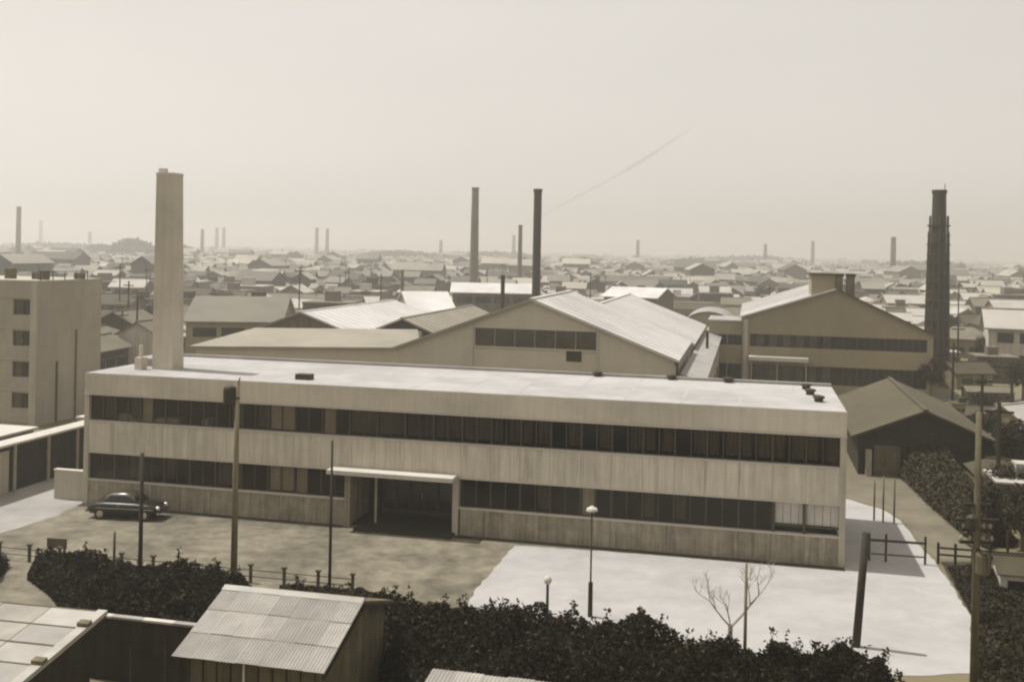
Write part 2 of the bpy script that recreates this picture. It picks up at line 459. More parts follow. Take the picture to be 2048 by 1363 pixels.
    meshes = {}
    for key, (z0, z1) in (('u', U), ('l', Lw)):
        meshes[key] = (wframe(bwid, z0, z1), wpane(bwid, z0, z1),
                       [wcurt(0.1, bwid * 0.36, z0 + 0.2, z1, M['curtain']), wcurt(bwid * 0.58, bwid - 0.08, z0 + 0.2, z1, M['curtain']),
                        wcurt(0.1, bwid - 0.1, z0 + 0.1, z1, M['curtain_light']), wcurt(0.1, bwid * 0.45, z0 + 0.05, z1, M['curtain_light']), wcurt(0.1, bwid - 0.1, z0 + 0.2, z1, M['curtain'])])
    rr = random.Random(3)
    for i in range(n):
        x = xa + i * bwid
        p = link('spandrel_panel', pan, B); p.location = (x, rr.uniform(-0.006, 0.0), 0)
        if not 10 <= i <= 13:
            p = link('wall_panel', low, B); p.location = (x, rr.uniform(-0.008, 0.0), 0)
        for key in ('u', 'l'):
            if key == 'l' and (10 <= i <= 13 or i >= 24): continue
            fr, pa, cu = meshes[key]
            wdw = link('window', fr, B); wdw.location = (x, 0, 0)
            a = link('pane', pa, wdw); b_ = link('pane', pa, wdw); b_.location = (bwid / 2 - 0.02, 0.012, 0)
            ks = []
            if key == 'u':
                if i == 7: ks = [2]
                elif i in (9, 2): ks = [3]
                elif i in (8,): ks = []
                elif 10 <= i <= 16: ks = [4] if rr.random() < 0.6 else [0, 1]
                elif i >= 17: ks = [0, 1] if rr.random() < 0.75 else [1]
                elif rr.random() < 0.4: ks = [1]
            else:
                ks = {1: [1], 3: [0], 5: [4], 7: [2], 8: [3], 16: [1], 18: [3], 20: [0]}.get(i, [0] if rr.random() < 0.3 else [])
            for k in ks:
                link('curtain', cu[k], wdw)
    # open corner bay: posts and rail
    for x in (41.15, 42.7):
        m = MB(); m.box(x, x + 0.14, 0.05, 0.22, 1.551, 3.139); m.build('post', M['frame'], B)
    m = MB(); m.box(41.29, 44.49, 0.1, 0.16, 1.88, 1.97); m.build('handrail', M['frame'], B)
    for k in range(8):
        x = 41.3 + k * 0.4
        m = MB(); m.box(x + 0.012, x + 0.388, 0.24, 0.29, 1.99, 3.12); m.build('infill_board', M['canopy'], B)
    # desks and shelves at the windows of the upper floor
    for x0, x1, h in ((2.2, 4.1, 0.34), (4.5, 6.4, 0.22), (7.9, 8.3, 0.3)):
        m = MB(); m.box(x0, x1, 0.6, 1.3, 3.5, 5.15 + h); m.build('cupboard', M['curtain_light'], B)
    # entrance porch
    for a, b_ in ((17.40, 17.72), (23.82, 24.16)):
        m = MB(); m.box(a, b_, -0.12, 3.0, 0, 3.13); m.build('porch_wall', M['pier'] if a > 20 else M['low_wall'], B)
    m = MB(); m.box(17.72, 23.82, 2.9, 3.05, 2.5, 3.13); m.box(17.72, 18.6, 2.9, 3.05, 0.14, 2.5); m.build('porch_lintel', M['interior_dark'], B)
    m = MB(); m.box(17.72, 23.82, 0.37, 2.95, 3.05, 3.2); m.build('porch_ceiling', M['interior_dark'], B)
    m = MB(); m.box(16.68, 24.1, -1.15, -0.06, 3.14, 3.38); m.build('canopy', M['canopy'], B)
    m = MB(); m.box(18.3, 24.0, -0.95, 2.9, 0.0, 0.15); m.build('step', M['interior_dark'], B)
    for k in range(3):
        x = 18.62 + k * 1.73
        mb = MB(); mb.box(x, x + 0.08, 2.9, 2.98, 0.15, 2.5); mb.box(x + 1.63, x + 1.71, 2.9, 2.98, 0.15, 2.5); mb.box(x + 0.08, x + 1.63, 2.9, 2.98, 2.42, 2.5); mb.box(x + 0.08, x + 1.63, 2.9, 2.98, 0.15, 0.4); mb.box(x + 0.82, x + 0.90, 2.9, 2.98, 0.4, 2.42)
        d = mb.build('door', M['frame'], B)
        mb = MB(); mb.box(x + 0.08, x + 1.63, 2.93, 2.94, 0.4, 2.42); mb.build('pane', M['dark_pane'], d)
        mb = MB(); mb.tube((x + 0.76, 2.86, 1.0), (x + 0.76, 2.86, 1.5), 0.02, 0.02, 6); mb.build('handle', M['frame_pale'], d)
    mb = MB(); mb.box(19.0, 19.12, 0.5, 0.62, 0.15, 3.05); mb.build('porch_post', M['frame_pale'], B)
office()

# square chimney on the office roof
def square_chimney():
    T = site_thing('square_chimney', 'tall square concrete chimney standing on the office roof end', 'chimney', 3.0, 3.0, 7.99)
    m = MB(); m.slab
    b0, b1, h = 1.36, 1.18, 12.32
    i = 0
    m.v = [(-0.05, 0, 0), (b0, 0, 0), (b0, b0, 0), (-0.05, b0, 0), (0.0, 0, h), (b1, 0, h), (b1, b1, h), (0.0, b1, h)]
    m.f = [(0, 3, 2, 1), (0, 1, 5, 4), (1, 2, 6, 5), (2, 3, 7, 6), (3, 0, 4, 7)]; m.m = [0] * 5
    m.build('shaft', M['chimney'], T)
    m = MB(); m.box(-0.02, b1 + 0.02, -0.02, 0.16, h, h + 0.14); m.box(-0.02, b1 + 0.02, b1 - 0.14, b1 + 0.02, h, h + 0.14); m.box(-0.02, 0.14, 0.16, b1 - 0.14, h, h + 0.14); m.box(b1 - 0.14, b1 + 0.02, 0.16, b1 - 0.14, h, h + 0.14)
    m.build('rim', M['canopy'], T)
    m = MB(); m.box(0.14, b1 - 0.14, 0.16, b1 - 0.14, h - 0.3, h - 0.2); m.build('flue', M['iron'], T)
    m = MB(); m.box(0.02, 0.5, 0.2, 0.5, h + 0.14, h + 0.42); m.build('cowl', M['sheet_white'], T)
square_chimney()

# ------------------------------------------------------------------ generic buildings
def wall_grid(mb, x0, x1, z0, z1, holes, y=0.0, depth=0.18, m=0):
    """front wall (facing -y) with real openings and reveals"""
    xs = sorted({x0, x1, *[h[0] for h in holes], *[h[1] for h in holes]})
    zs = sorted({z0, z1, *[h[2] for h in holes], *[h[3] for h in holes]})
    for i in range(len(xs) - 1):
        for j in range(len(zs) - 1):
            cx, cz = (xs[i] + xs[i + 1]) / 2, (zs[j] + zs[j + 1]) / 2
            if any(h[0] < cx < h[1] and h[2] < cz < h[3] for h in holes): continue
            mb.quad([(xs[i], y, zs[j]), (xs[i + 1], y, zs[j]), (xs[i + 1], y, zs[j + 1]), (xs[i], y, zs[j + 1])], m)
    for a, b, c, d in holes:
        e = y + depth
        mb.quad([(a, y, c), (a, e, c), (a, e, d), (a, y, d)], m); mb.quad([(b, y, c), (b, y, d), (b, e, d), (b, e, c)], m)
        mb.quad([(a, y, c), (b, y, c), (b, e, c), (a, e, c)], m); mb.quad([(a, y, d), (a, e, d), (b, e, d), (b, y, d)], m)

def window(parent, a, b, c, d, y=0.0, n=2, fm='frame', pm='dark_pane', depth=0.16):
    t = 0.06
    mb = MB(); mb.box(a, b, y + depth - 0.06, y + depth, c, c + t); mb.box(a, b, y + depth - 0.06, y + depth, d - t, d)
    for k in range(n + 1):
        x = a + (b - a) * k / n
        x0 = min(max(x - t / 2, a), b - t)
        mb.box(x0, x0 + t, y + depth - 0.06, y + depth, c + t, d - t)
    wd = mb.build('window', M[fm], parent)
    for k in range(n):
        p0 = a + (b - a) * k / n + t / 2; p1 = a + (b - a) * (k + 1) / n - t / 2
        MB().box(p0, p1, y + depth - 0.03, y + depth - 0.02, c + t, d - t).build('pane', M[pm if not isinstance(pm, list) else pm[k % len(pm)]], wd)
    return wd

def gable_hall(T, w, d, el, er, rx, rz, wall, roof_l, roof_r, holes=(), oh=0.4, th=0.16, win=None):
    """hall with its ridge running away (local y); front gable faces -y"""
    mb = MB()
    zt = min(el, er)
    wall_grid(mb, 0, w, 0, zt, list(holes))
    pts = [(0, 0, zt), (w, 0, zt)]
    if er > zt: pts.append((w, 0, er))
    pts.append((rx, 0, rz))
    if el > zt: pts.append((0, 0, el))
    mb.quad(pts)
    back = [(x, d, z) for x, y, z in reversed([(0, 0, 0), (w, 0, 0), (w, 0, er), (rx, 0, rz), (0, 0, el)])]
    mb.quad(back)
    mb.quad([(0, d, 0), (0, 0, 0), (0, 0, el), (0, d, el)]); mb.quad([(w, 0, 0), (w, d, 0), (w, d, er), (w, 0, er)])
    mb.build('wall', M[wall], T)
    sl, sr = (rz - el) / rx, (rz - er) / (w - rx)
    zl, zr = el - sl * oh + th, er - sr * oh + th
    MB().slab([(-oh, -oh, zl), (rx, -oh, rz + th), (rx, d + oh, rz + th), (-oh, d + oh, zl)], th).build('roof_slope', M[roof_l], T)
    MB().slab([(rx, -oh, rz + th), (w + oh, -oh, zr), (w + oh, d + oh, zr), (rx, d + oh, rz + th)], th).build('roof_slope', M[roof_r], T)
    MB().box(rx - 0.18, rx + 0.18, -oh - 0.02, d + oh + 0.02, rz + th - 0.05, rz + th + 0.07).build('ridge_cap', M[roof_r], T)
    sm = []
    for (xa, za, xb, zb, mm) in ((-oh, zl, rx - 0.2, rz + th - sl * 0.2, roof_l), (rx + 0.2, rz + th - sr * 0.2, w + oh, zr, roof_r)):
        mb = MB(); mb.slab([(xa, -0.03, za + 0.05), (xb, -0.03, zb + 0.05), (xb, 0.03, zb + 0.05), (xa, 0.03, za + 0.05)], 0.06)
        sm.append(mb.mesh('roof_seam', M[mm]))
    ns = max(4, int(d / 1.7)) if roof_l != 'roof_tan' else -1
    for q in range(ns + 1):
        for me_ in sm:
            o_ = link('roof_seam', me_, T); o_.location = (0, -oh * 0.8 + q * (d + 1.6 * oh) / ns, 0)
    for h in holes:
        a, b, c, e = h
        win(T, h) if win else window(T, a, b, c, e, n=max(2, int((b - a) / 1.6)), pm=['dark_pane', 'mid_pane', 'dark_pane'])

# central warehouse
T = site_thing('gabled_warehouse', 'wide pale gabled warehouse with one dark window band and bright sheet roof', 'warehouse', 11.9, 24.0)
hol = [(6.6 + k * 1.633, 6.6 + (k + 1) * 1.633 - 0.08, 8.35, 9.68) for k in range(6)]
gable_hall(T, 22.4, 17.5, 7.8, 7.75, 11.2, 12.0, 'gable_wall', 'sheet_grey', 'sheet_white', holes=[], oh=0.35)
m = MB(); m.box(6.45, 16.35, -0.09, 0.05, 9.72, 9.86); m.box(6.45, 16.35, -0.09, 0.05, 8.18, 8.3); m.build('window_hood', M['gable_wall'], T)
for h in hol:
    mb = MB(); mb.box(h[0], h[1], -0.05, 0.03, 8.3, 9.72)
    wd = mb.build('window', M['frame'], T)
    for k in range(2):
        a = h[0] + 0.06 + k * 0.77
        MB().box(a, a + 0.68, -0.06, -0.045, 8.38, 9.0).build('pane', M['mid_pane'], wd)
        MB().box(a, a + 0.68, -0.06, -0.045, 9.06, 9.64).build('pane', M['mid_pane'], wd)
m = MB(); m.box(14.0, 15.2, -0.06, 0.03, 7.35, 8.16); v = m.build('vent_opening', M['iron'], T)
for z in (7.45, 7.65, 7.85, 8.0):
    MB().box(14.05, 15.15, -0.09, -0.05, z, z + 0.06).build('louvre', M['frame'], v)
m = MB(); m.box(6.3, 6.42, -0.1, 0.02, 0, 9.86); m.build('wall_strip', M['gable_wall'], T)
m = MB(); m.box(16.38, 16.5, -0.1, 0.02, 0, 9.86); m.build('wall_strip', M['gable_wall'], T)
m = MB(); m.tube((22.62, -0.3, 7.5), (22.62, 17.6, 7.5), 0.11, 0.11, 8); m.tube((22.62, -0.25, 0), (22.62, -0.25, 7.5), 0.08, 0.08, 8); m.build('gutter', M['iron'], T)

T = site_thing('long_lean_to', 'long white roofed lean-to along the flank of the pale gabled warehouse', 'lean-to', 34.75, 24.4)
MB().box(0.1, 1.7, 0.1, 52, 0, 5.8).build('wall', M['plaster'], T)
MB().slab([(0, -0.1, 6.75), (1.95, -0.1, 6.2), (1.95, 52.3, 6.2), (0, 52.3, 6.75)], 0.14).build('roof', M['pale_concrete'], T)
for k in range(6):
    MB().box(1.7, 1.76, 3 + k * 8, 5 + k * 8, 1.5, 3.5).build('window', M['dark_pane'], T)
MB().tube((1.0, 25, 6.3), (1.0, 25, 8.2), 0.14, 0.14, 8).build('vent_pipe', M['iron'], T)

# second hall behind it, its bright slope showing past the first roof
T = site_thing('rear_warehouse', 'second gabled warehouse with white roof behind the pale gabled warehouse', 'warehouse', 16.0, 44.5)
gable_hall(T, 18.4, 26.0, 7.3, 7.3, 9.4, 10.7, 'gable_wall', 'sheet_grey', 'sheet_white')

# low sheet-roofed building left of the warehouse
T = thing('low_workshop', 'low pale workshop with a long grey lean roof behind the square chimney', 'workshop', (-31.0, 100.4, 0), R(7.0))
MB().prism([(0, 0), (21.5, 0), (21.5, 8), (4.6, 8)], 0, 5.8, 'z').build('wall', M['gable_wall'], T)
MB().slab([(-0.6, -0.4, 6.0), (21.9, -0.4, 6.0), (21.9, 8.4, 7.15), (4.6, 8.4, 7.15)], 0.18).build('roof', M['sheet_grey'], T)
for k in range(8):
    window(T, 1.2 + k * 2.5, 2.8 + k * 2.5, 3.0, 4.3, y=-0.19, n=2, pm='mid_pane')

def roof_house(name, label, cat, p_left, p_right, z_e, depth, rise, wall, roof, cap=None, oh=0.5, face=None, group=None, roof_b=None):
    """hall with its eave facing the viewer, laid between two ground positions; ridge parallel to the eave"""
    dx, dy = p_right[0] - p_left[0], p_right[1] - p_left[1]
    wd = math.hypot(dx, dy)
    T = thing(name, label, cat, (p_left[0], p_left[1], 0), math.atan2(dy, dx), group)
    mb = MB(); mb.box(0, wd, 0, depth, 0, z_e)
    for x in (0.0, wd):
        mb.quad([(x, 0, z_e), (x, depth, z_e), (x, depth / 2, z_e + rise)])
    mb.build('wall', M[wall], T)
    s = rise / (depth / 2); zo = z_e - s * oh + 0.15
    MB().slab([(-oh, -oh, zo), (wd + oh, -oh, zo), (wd + oh, depth / 2, z_e + rise + 0.15), (-oh, depth / 2, z_e + rise + 0.15)], 0.16).build('roof_slope', M[roof], T)
    MB().slab([(-oh, depth / 2, z_e + rise + 0.15), (wd + oh, depth / 2, z_e + rise + 0.15), (wd + oh, depth + oh, zo), (-oh, depth + oh, zo)], 0.16).build('roof_slope', M[roof_b or roof], T)
    n = max(2, int(wd / 3.2))
    for k in range(n):
        a = 0.6 + k * (wd - 1.2) / n
        MB().box(a + 0.3, a + (wd - 1.2) / n - 0.3, -0.04, 0.02, z_e - 2.0, z_e - 0.8).build('window', M[face or 'dark_pane'], T)
    return T

# halls between the chimney and the warehouse
roof_house('broad_hall', 'broad dark walled hall with pale green-grey roof behind the square chimney', 'hall',
           unproject(372, 634, 6.5), unproject(560, 636, 6.5), 6.0, 18, 2.7, 'tan_wall', 'sheet_dull', roof_b='sheet_white')
x0, y0 = unproject(506, 650, 6.3)
T = thing('dark_gable_hall', 'low dark gabled hall whose far slope is bright white sheet', 'hall', (x0, y0, 0), SR)
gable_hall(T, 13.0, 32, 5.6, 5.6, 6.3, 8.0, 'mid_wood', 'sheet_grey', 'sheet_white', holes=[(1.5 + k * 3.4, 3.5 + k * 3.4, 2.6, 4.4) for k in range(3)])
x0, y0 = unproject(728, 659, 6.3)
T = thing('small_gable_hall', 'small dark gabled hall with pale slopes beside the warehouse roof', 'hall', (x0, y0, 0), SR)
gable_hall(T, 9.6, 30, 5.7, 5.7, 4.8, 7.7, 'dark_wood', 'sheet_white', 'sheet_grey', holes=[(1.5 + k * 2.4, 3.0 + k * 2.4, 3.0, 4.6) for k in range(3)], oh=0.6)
MB().box(6.5, 7.2, -0.75, -0.1, 0, 6.4).build('vent_stack', M['canopy'], T)
roof_house('long_shed', 'long shed with white roof edge and dark glazed flank behind the warehouse', 'shed',
           unproject(905, 584, 7.4), unproject(1066, 587, 7.4), 7.4, 12, 1.6, 'mid_wood', 'sheet_white', face='dark_pane')
roof_house('bright_roof_store', 'store with a steep pale roof next to the long shed', 'store',
           unproject(832, 640, 5.2), unproject(918, 640, 5.2), 5.0, 22, 3.9, 'gable_wall', 'sheet_white')
roof_house('short_shed', 'shorter shed with white roof and dark flank beyond the second warehouse', 'shed',
           unproject(1208, 592, 7.4), unproject(1312, 596, 7.4), 7.4, 12, 1.6, 'mid_wood', 'sheet_white')
# round-roofed store
x0, y0 = unproject(1368, 652, 4.6)
T = thing('round_roof_store', 'store with a curved barrel roof beside the long lean-to', 'store', (x0, y0, 0), SR)
MB().box(0, 7.4, 0, 14, 0, 4.4).build('wall', M['tan_wall'], T)
arc = [(3.7 - 4.0 * math.cos(math.pi * k / 12), 4.4 + 2.5 * math.sin(math.pi * k / 12)) for k in range(13)]
MB().prism([(p, q - 0.02) for p, q in reversed(arc)], 0.0, 14, 'y').build('gable_end', M['tan_wall'], T)
mb = MB()
for k in range(12):
    (a, za), (b, zb) = arc[k], arc[k + 1]
    mb.slab([(a, -0.3, za + 0.12), (b, -0.3, zb + 0.12), (b, 14.3, zb + 0.12), (a, 14.3, za + 0.12)], 0.12)
mb.build('roof', M['pale_concrete'], T)
window(T, 2.2, 5.2, 1.0, 3.0, y=-0.17, n=3)

# right factory
T = site_thing('brown_factory', 'broad brown gabled factory with long window bands and a white canopy', 'factory', 39.2, 68.0)
W_ = 20.9
hol = [(0.75, 20.25, 5.25, 6.7), (0.75, 20.25, 1.1, 3.2)]
def band(T, h):
    for k in range(13):
        a = h[0] + k * 1.5
        window(T, a, a + 1.5, h[2], h[3], n=2, pm=['dark_pane', 'mid_pane'] if k < 6 else 'dark_pane')
gable_hall(T, W_, 30, 8.7, 7.2, 10.3, 12.1, 'tan_wall', 'sheet_white', 'roof_tan', holes=hol, oh=0.45,
           win=band)
m = MB(); m.box(-0.02, 0.5, -0.25, -0.004, 0, 8.4); m.build('corner_pier', M['pier'], T)
m = MB(); m.box(0.62, 7.3, -1.6, -0.01, 3.75, 4.2); m.build('canopy', M['canopy'], T)
for x in (0.9, 3.8, 7.0):
    MB().box(x, x + 0.12, -1.5, -1.38, 0, 3.75).build('canopy_post', M['frame_pale'], T)
m = MB(); m.box(7.6, 10.2, 0.6, 6, 11.0, 13.7); mon = m.build('roof_monitor', M['tan_wall'], T)
MB().slab([(7.3, 0.3, 13.95), (10.3, 0.3, 13.95), (10.3, 6.3, 13.95), (7.3, 6.3, 13.95)], 0.25).build('cap', M['roof_tan'], mon)
for a in (10.25, 11.55):
    m = MB(); m.box(a, a + 0.85, 0.8, 2.0, 11.2, 13.6); vv = m.build('ventilator', M['mid_wood'], T)
    MB().box(a - 0.1, a + 0.95, 0.7, 2.1, 13.6, 13.95).build('cap', M['iron'], vv)
T2 = site_thing('factory_wing', 'flat brown wing joining the brown factory to the lean-to', 'factory wing', 35.2, 68.3)
hol = [(0.5 + k * 1.7, 2.1 + k * 1.7, 5.3, 6.5) for k in range(2)] + [(0.5 + k * 1.7, 2.1 + k * 1.7, 1.0, 3.1) for k in range(2)]
mb = MB(); wall_grid(mb, 0, 3.98, 0, 8.0, hol); mb.quad([(0, 8, 0), (0, 0, 0), (0, 0, 8.0), (0, 8, 8.0)]); mb.build('wall', M['tan_wall'], T2)
MB().box(-0.15, 3.97, -0.2, 8.2, 8.0, 8.2).build('roof', M['pale_concrete'], T2)
for h in hol: window(T2, *h, n=2)

# gabled house by the lane
T = site_thing('dark_gabled_house', 'dark wooden gabled house with plain tan roof beside the lane hedge', 'house', 47.8, 24.0)
gable_hall(T, 9.1, 19.0, 2.95, 2.95, 4.55, 4.85, 'dark_wood', 'roof_tan', 'roof_tan', holes=[(3.2, 4.2, 0.9, 2.3)], oh=0.55)
MB().box(-0.7, -0.1, 4, 4.5, 2.2, 3.1).build('lamp_box', M['canopy'], T) if False else None
MB().box(0.5, 0.9, -0.5, -0.05, 0.0, 1.9).build('meter_cabinet', M['frame_pale'], T)
MB().box(1.1, 2.9, -0.06, -0.02, 0.0, 2.2).build('door', M['mid_wood'], T)

# apartment block on the left
def apartment():
    cx, cy = unproject(76, 567, 12.3)
    T = thing('apartment_block', 'plain four storey concrete flats with one column of windows by a blank flank', 'apartment building', (cx, cy, 0), SR)
    w_, d_ = 16.0, 8.9
    hol = []
    for st in range(4):
        z = 10.9 - st * 2.68
        for k in range(5):
            a = -w_ + 0.9 + k * 3.1 + (0.28 if k == 4 else 0)
            hol.append((a, a + 1.75, z - 1.32, z))
    mb = MB(); wall_grid(mb, -w_, 0, 0, 12.3, hol, depth=0.25)
    mb.quad([(0, 0, 0), (0, d_, 0), (0, d_, 12.3), (0, 0, 12.3)]); mb.quad([(-w_, d_, 0), (-w_, 0, 0), (-w_, 0, 12.3), (-w_, d_, 12.3)]); mb.quad([(0, d_, 0), (-w_, d_, 0), (-w_, d_, 12.3), (0, d_, 12.3)])
    mb.build('wall', M['plaster'], T)
    MB().box(-w_ - 0.05, 0.05, -0.05, d_ + 0.05, 12.3, 12.55).build('roof', M['plaster'], T)
    MB().box(-0.62, 0.0, -0.14, -0.004, 0, 12.29).build('corner_pier', M['pier'], T)
    for st in range(5):
        z = 11.15 - st * 2.68
        if z > 0.4: MB().box(-w_, -0.66, -0.1, -0.004, z - 0.06, z + 0.05).build('floor_band', M['pier'], T)
    for h in hol:
        window(T, *h, n=2, depth=0.22, pm=['mid_pane', 'dark_pane'])
    for x, y, h in ((-1.6, 2, 0.8), (-3.0, 3, 0.6), (-5.4, 2.5, 0.9), (-0.9, 6, 0.55)):
        MB().box(x, x + 0.7, y, y + 0.7, 12.54, 12.54 + h).build('roof_box', M['mid_wood'], T)
    for k in range(5):
        MB().box(-0.1, -0.04, 0.4 + k * 1.6, 0.46 + k * 1.6, 12.54, 13.3).build('rail_post', M['iron'], T)
    MB().box(-0.09, -0.05, 0.4, 6.9, 13.26, 13.31).build('rail', M['iron'], T)
    MB().tube((0.07, 5.2, 0), (0.07, 5.2, 8.0), 0.07, 0.07, 8).build('downpipe', M['mid_wood'], T)
    MB().tube((0.07, 2.6, 0), (0.07, 2.6, 5.4), 0.09, 0.09, 8).build('downpipe', M['mid_wood'], T)
apartment()

# open shed, wall and small stores at the office's far end
T = site_thing('boarded_passage', 'dark boarded passage wall with thin white coping roof beside the office end', 'passage', -6.2, -2.2)
MB().slab([(0.0, -0.3, 3.3), (0.95, -0.3, 3.2), (0.95, 11.6, 3.2), (0.0, 11.6, 3.3)], 0.14).build('roof', M['canopy'], T)
bb = MB().box(0, 0.04, 0.01, 0.29, 0, 3.1).mesh('board', M['dark_wood'])
for k in range(38):
    o = link('board', bb, T); o.location = (0.35 + random.uniform(-0.01, 0.01), 0.1 + k * 0.3, 0)
for y in (0.0, 3.2, 6.4, 9.4):
    MB().box(0.72, 0.86, y, y + 0.14, 0, 3.08).build('post', M['frame_pale'], T)
MB().box(0.45, 0.5, 0.2, 3.1, 0, 2.7).build('pale_screen', M['pier'], T)
T = site_thing('roadside_hut', 'small flat roofed hut in front of the apartment block', 'hut', -13.4, 4.0)
MB().box(0, 4.2, 0, 3.6, 0, 2.7).build('wall', M['mid_wood'], T)
MB().box(-0.25, 4.45, -0.25, 3.85, 2.7, 2.86).build('roof', M['canopy'], T)
MB().box(2.4, 3.3, -0.05, 0.01, 0, 2.0).build('door', M['dark_wood'], T)
MB().box(0.5, 1.8, -0.05, 0.01, 1.0, 2.0).build('window', M['dark_pane'], T)
T = site_thing('screen_wall', 'short thick concrete screen wall touching the office end', 'wall', -2.1, 0.5)
m = MB(); m.box(0, 2.38, 0, 0.3, 0, 1.75); m.build('wall', M['pier'], T)
MB().box(-0.04, 2.38, -0.04, 0.34, 1.75, 1.84).build('coping', M['sill'], T)
T = site_thing('white_store', 'small flat white roofed store beneath the apartment windows', 'store', -9.6, 13.0)
MB().box(0, 2.8, 0, 3.0, 0, 2.6).build('wall', M['plaster'], T)
MB().box(-0.1, 2.9, -0.1, 3.1, 2.6, 2.75).build('roof', M['canopy'], T)
MB().box(0.8, 1.7, -0.04, 0.01, 0, 2.0).build('door', M['mid_wood'], T)

# ------------------------------------------------------------------ stacks and masts
def stack(name, label, cat, u, v_top, Y, r_b, r_t, m, rim=None, base_z=0.0, group=None):
    x = 0.0
    du = u - 1024.0; dv = v_top - 681.5
    x = (du * math.cos(ROLL) + dv * math.sin(ROLL)) / 2048 * Y
    z = CAM_H - (-du * math.sin(ROLL) + dv * math.cos(ROLL) - _yh) / 2048 * Y
    T = thing(name, label, cat, (x, Y, base_z), 0, group)
    h = z - base_z
    MB().lathe([(r_b, 0), (r_b * 0.6 + r_t * 0.4, h * 0.5), (r_t, h)], 16).build('shaft', m, T, smooth=False)
    MB().lathe([(r_t * 1.12, h - 0.5), (r_t * 1.14, h), (r_t * 0.7, h), (r_t * 0.7, h - 0.2)], 16).build('rim', rim or m, T)
    return T, h
stack('factory_chimney', 'slim pale brown chimney rising beyond the long shed', 'chimney', 951, 375, 300, 1.35, 1.0, M['stack_grey'])
stack('factory_chimney', 'slim black chimney rising just behind the warehouse ridge', 'chimney', 1076, 378, 146, 0.62, 0.56, M['iron'])
stack('factory_chimney', 'thin faint chimney between the slim brown and black chimneys', 'chimney', 1041, 450, 320, 0.75, 0.6, M['stack_grey'])
stack('stove_pipe', 'short dark stove pipe in front of the long shed', 'chimney', 1006, 550, 128, 0.26, 0.26, M['iron'])
stack('factory_chimney', 'thin grey chimney near the scaffolded chimney', 'chimney', 1787, 474, 560, 1.6, 1.3, M['stack_grey'])
stack('factory_chimney', 'tall thin grey mast beyond the apartment roof', 'chimney', 38, 413, 620, 1.6, 1.3, M['stack_grey'])
stack('roof_mast', 'dark mast behind the small dark gabled hall', 'mast', 805, 540, 185, 0.35, 0.25, M['mid_wood'])
for u, v, Y in ((405, 458, 1000), (434, 455, 1500), (448, 455, 1500), (634, 455, 1150), (655, 457, 1150), (882, 480, 1300), (1276, 480, 1100), (1531, 488, 1000), (1626, 482, 1100), (82, 440, 1900), (180, 463, 1700), (1028, 470, 1300)):
    stack('distant_chimney', 'faint hazy chimney far off over the town roofs', 'chimney', u, v, Y, Y * 0.0020, Y * 0.0015, M['stack_grey'], group='faint chimneys on the skyline')

def smoke():
    n = 26; P = []
    a = (2.4, 320.0, 23.7); b = (59.0, 320.0, 57.2)
    g = random.Random(4)
    for i in range(n + 1):
        t = i / n
        P.append((Vector((a[0] + (b[0] - a[0]) * t, 320 + 2 * math.sin(t * 7), a[2] + (b[2] - a[2]) * (0.86 * t + 0.14 * t * t) + 0.5 * math.sin(t * 9) * t)), (0.25 + 0.55 * t + g.uniform(-0.08, 0.08)) * min(1.0, (1.02 - t) / 0.3)))
    mb = MB()
    for i, (p, r_) in enumerate(P):
        for k in range(8):
            q = 2 * math.pi * k / 8
            mb.v.append((p.x - 0.5 * r_ * math.cos(q), p.y + r_ * math.sin(q), p.z + 0.87 * r_ * math.cos(q)))
    for i in range(n):
        for k in range(8):
            k2 = (k + 1) % 8
            mb.f.append((i * 8 + k, i * 8 + k2, (i + 1) * 8 + k2, (i + 1) * 8 + k)); mb.m.append(0)
    mb.f.append(tuple(reversed(range(8)))); mb.m.append(0); mb.f.append(tuple(n * 8 + k for k in range(8))); mb.m.append(0)
    mb.f = [tuple(reversed(f)) for f in mb.f]
    m = bpy.data.materials.new('smoke'); m.use_nodes = True; t = m.node_tree; t.nodes.clear()
    pv = t.nodes.new("ShaderNodeVolumePrincipled"); pv.inputs["Color"].default_value = (0.35, 0.33, 0.3, 1); pv.inputs["Density"].default_value = 0.24
    mo = t.nodes.new("ShaderNodeOutputMaterial"); t.links.new(pv.outputs[0], mo.inputs["Volume"])
    o = mb.build('smoke', m); o["kind"] = "stuff"; tag(o, 'faint thread of smoke drifting up from the thin chimney', 'smoke')
smoke()

# scaffolded chimney
T, h = stack('scaffolded_chimney', 'dark brick chimney wrapped in timber scaffolding beside the brown factory', 'chimney', 1879, 380, 142, 1.25, 0.88, M['brick_dark'])
MB().tube((0.75, 0, h - 1), (0.75, 0, h + 0.9), 0.05, 0.05, 6).build('lightning_rod', M['iron'], T)
for k in range(12):
    t = 2 * math.pi * k / 12 + 0.2
    rr_, hh = 1.45, h - 3.6 - (2.2 if k % 2 else 0)
    MB().tube((rr_ * math.cos(t) * 1.12, rr_ * math.sin(t) * 1.12, 0), (rr_ * math.cos(t) * 0.9, rr_ * math.sin(t) * 0.9, hh), 0.13, 0.11, 5).build('scaffold_pole', M['scaffold'], T)
z = 2.2; k = 0
while z < h - 4.2:
    r_ = 1.66 - 0.28 * z / h
    mb = MB(); n = 8
    for j in range(n):
        a, b = 2 * math.pi * j / n + 0.2, 2 * math.pi * (j + 1) / n + 0.2
        mb.tube((r_ * math.cos(a), r_ * math.sin(a), z), (r_ * math.cos(b), r_ * math.sin(b), z), 0.10, 0.10, 4)
    mb.build('ledger_ring', M['scaffold'], T)
    if k % 2 == 0:
        mb = MB(); mb.lathe([(r_ + 0.12, z + 0.06), (r_ + 0.12, z + 0.12), (1.1, z + 0.12), (1.1, z + 0.06)], 12); mb.build('platform', M['scaffold'], T)
    z += 1.3; k += 1

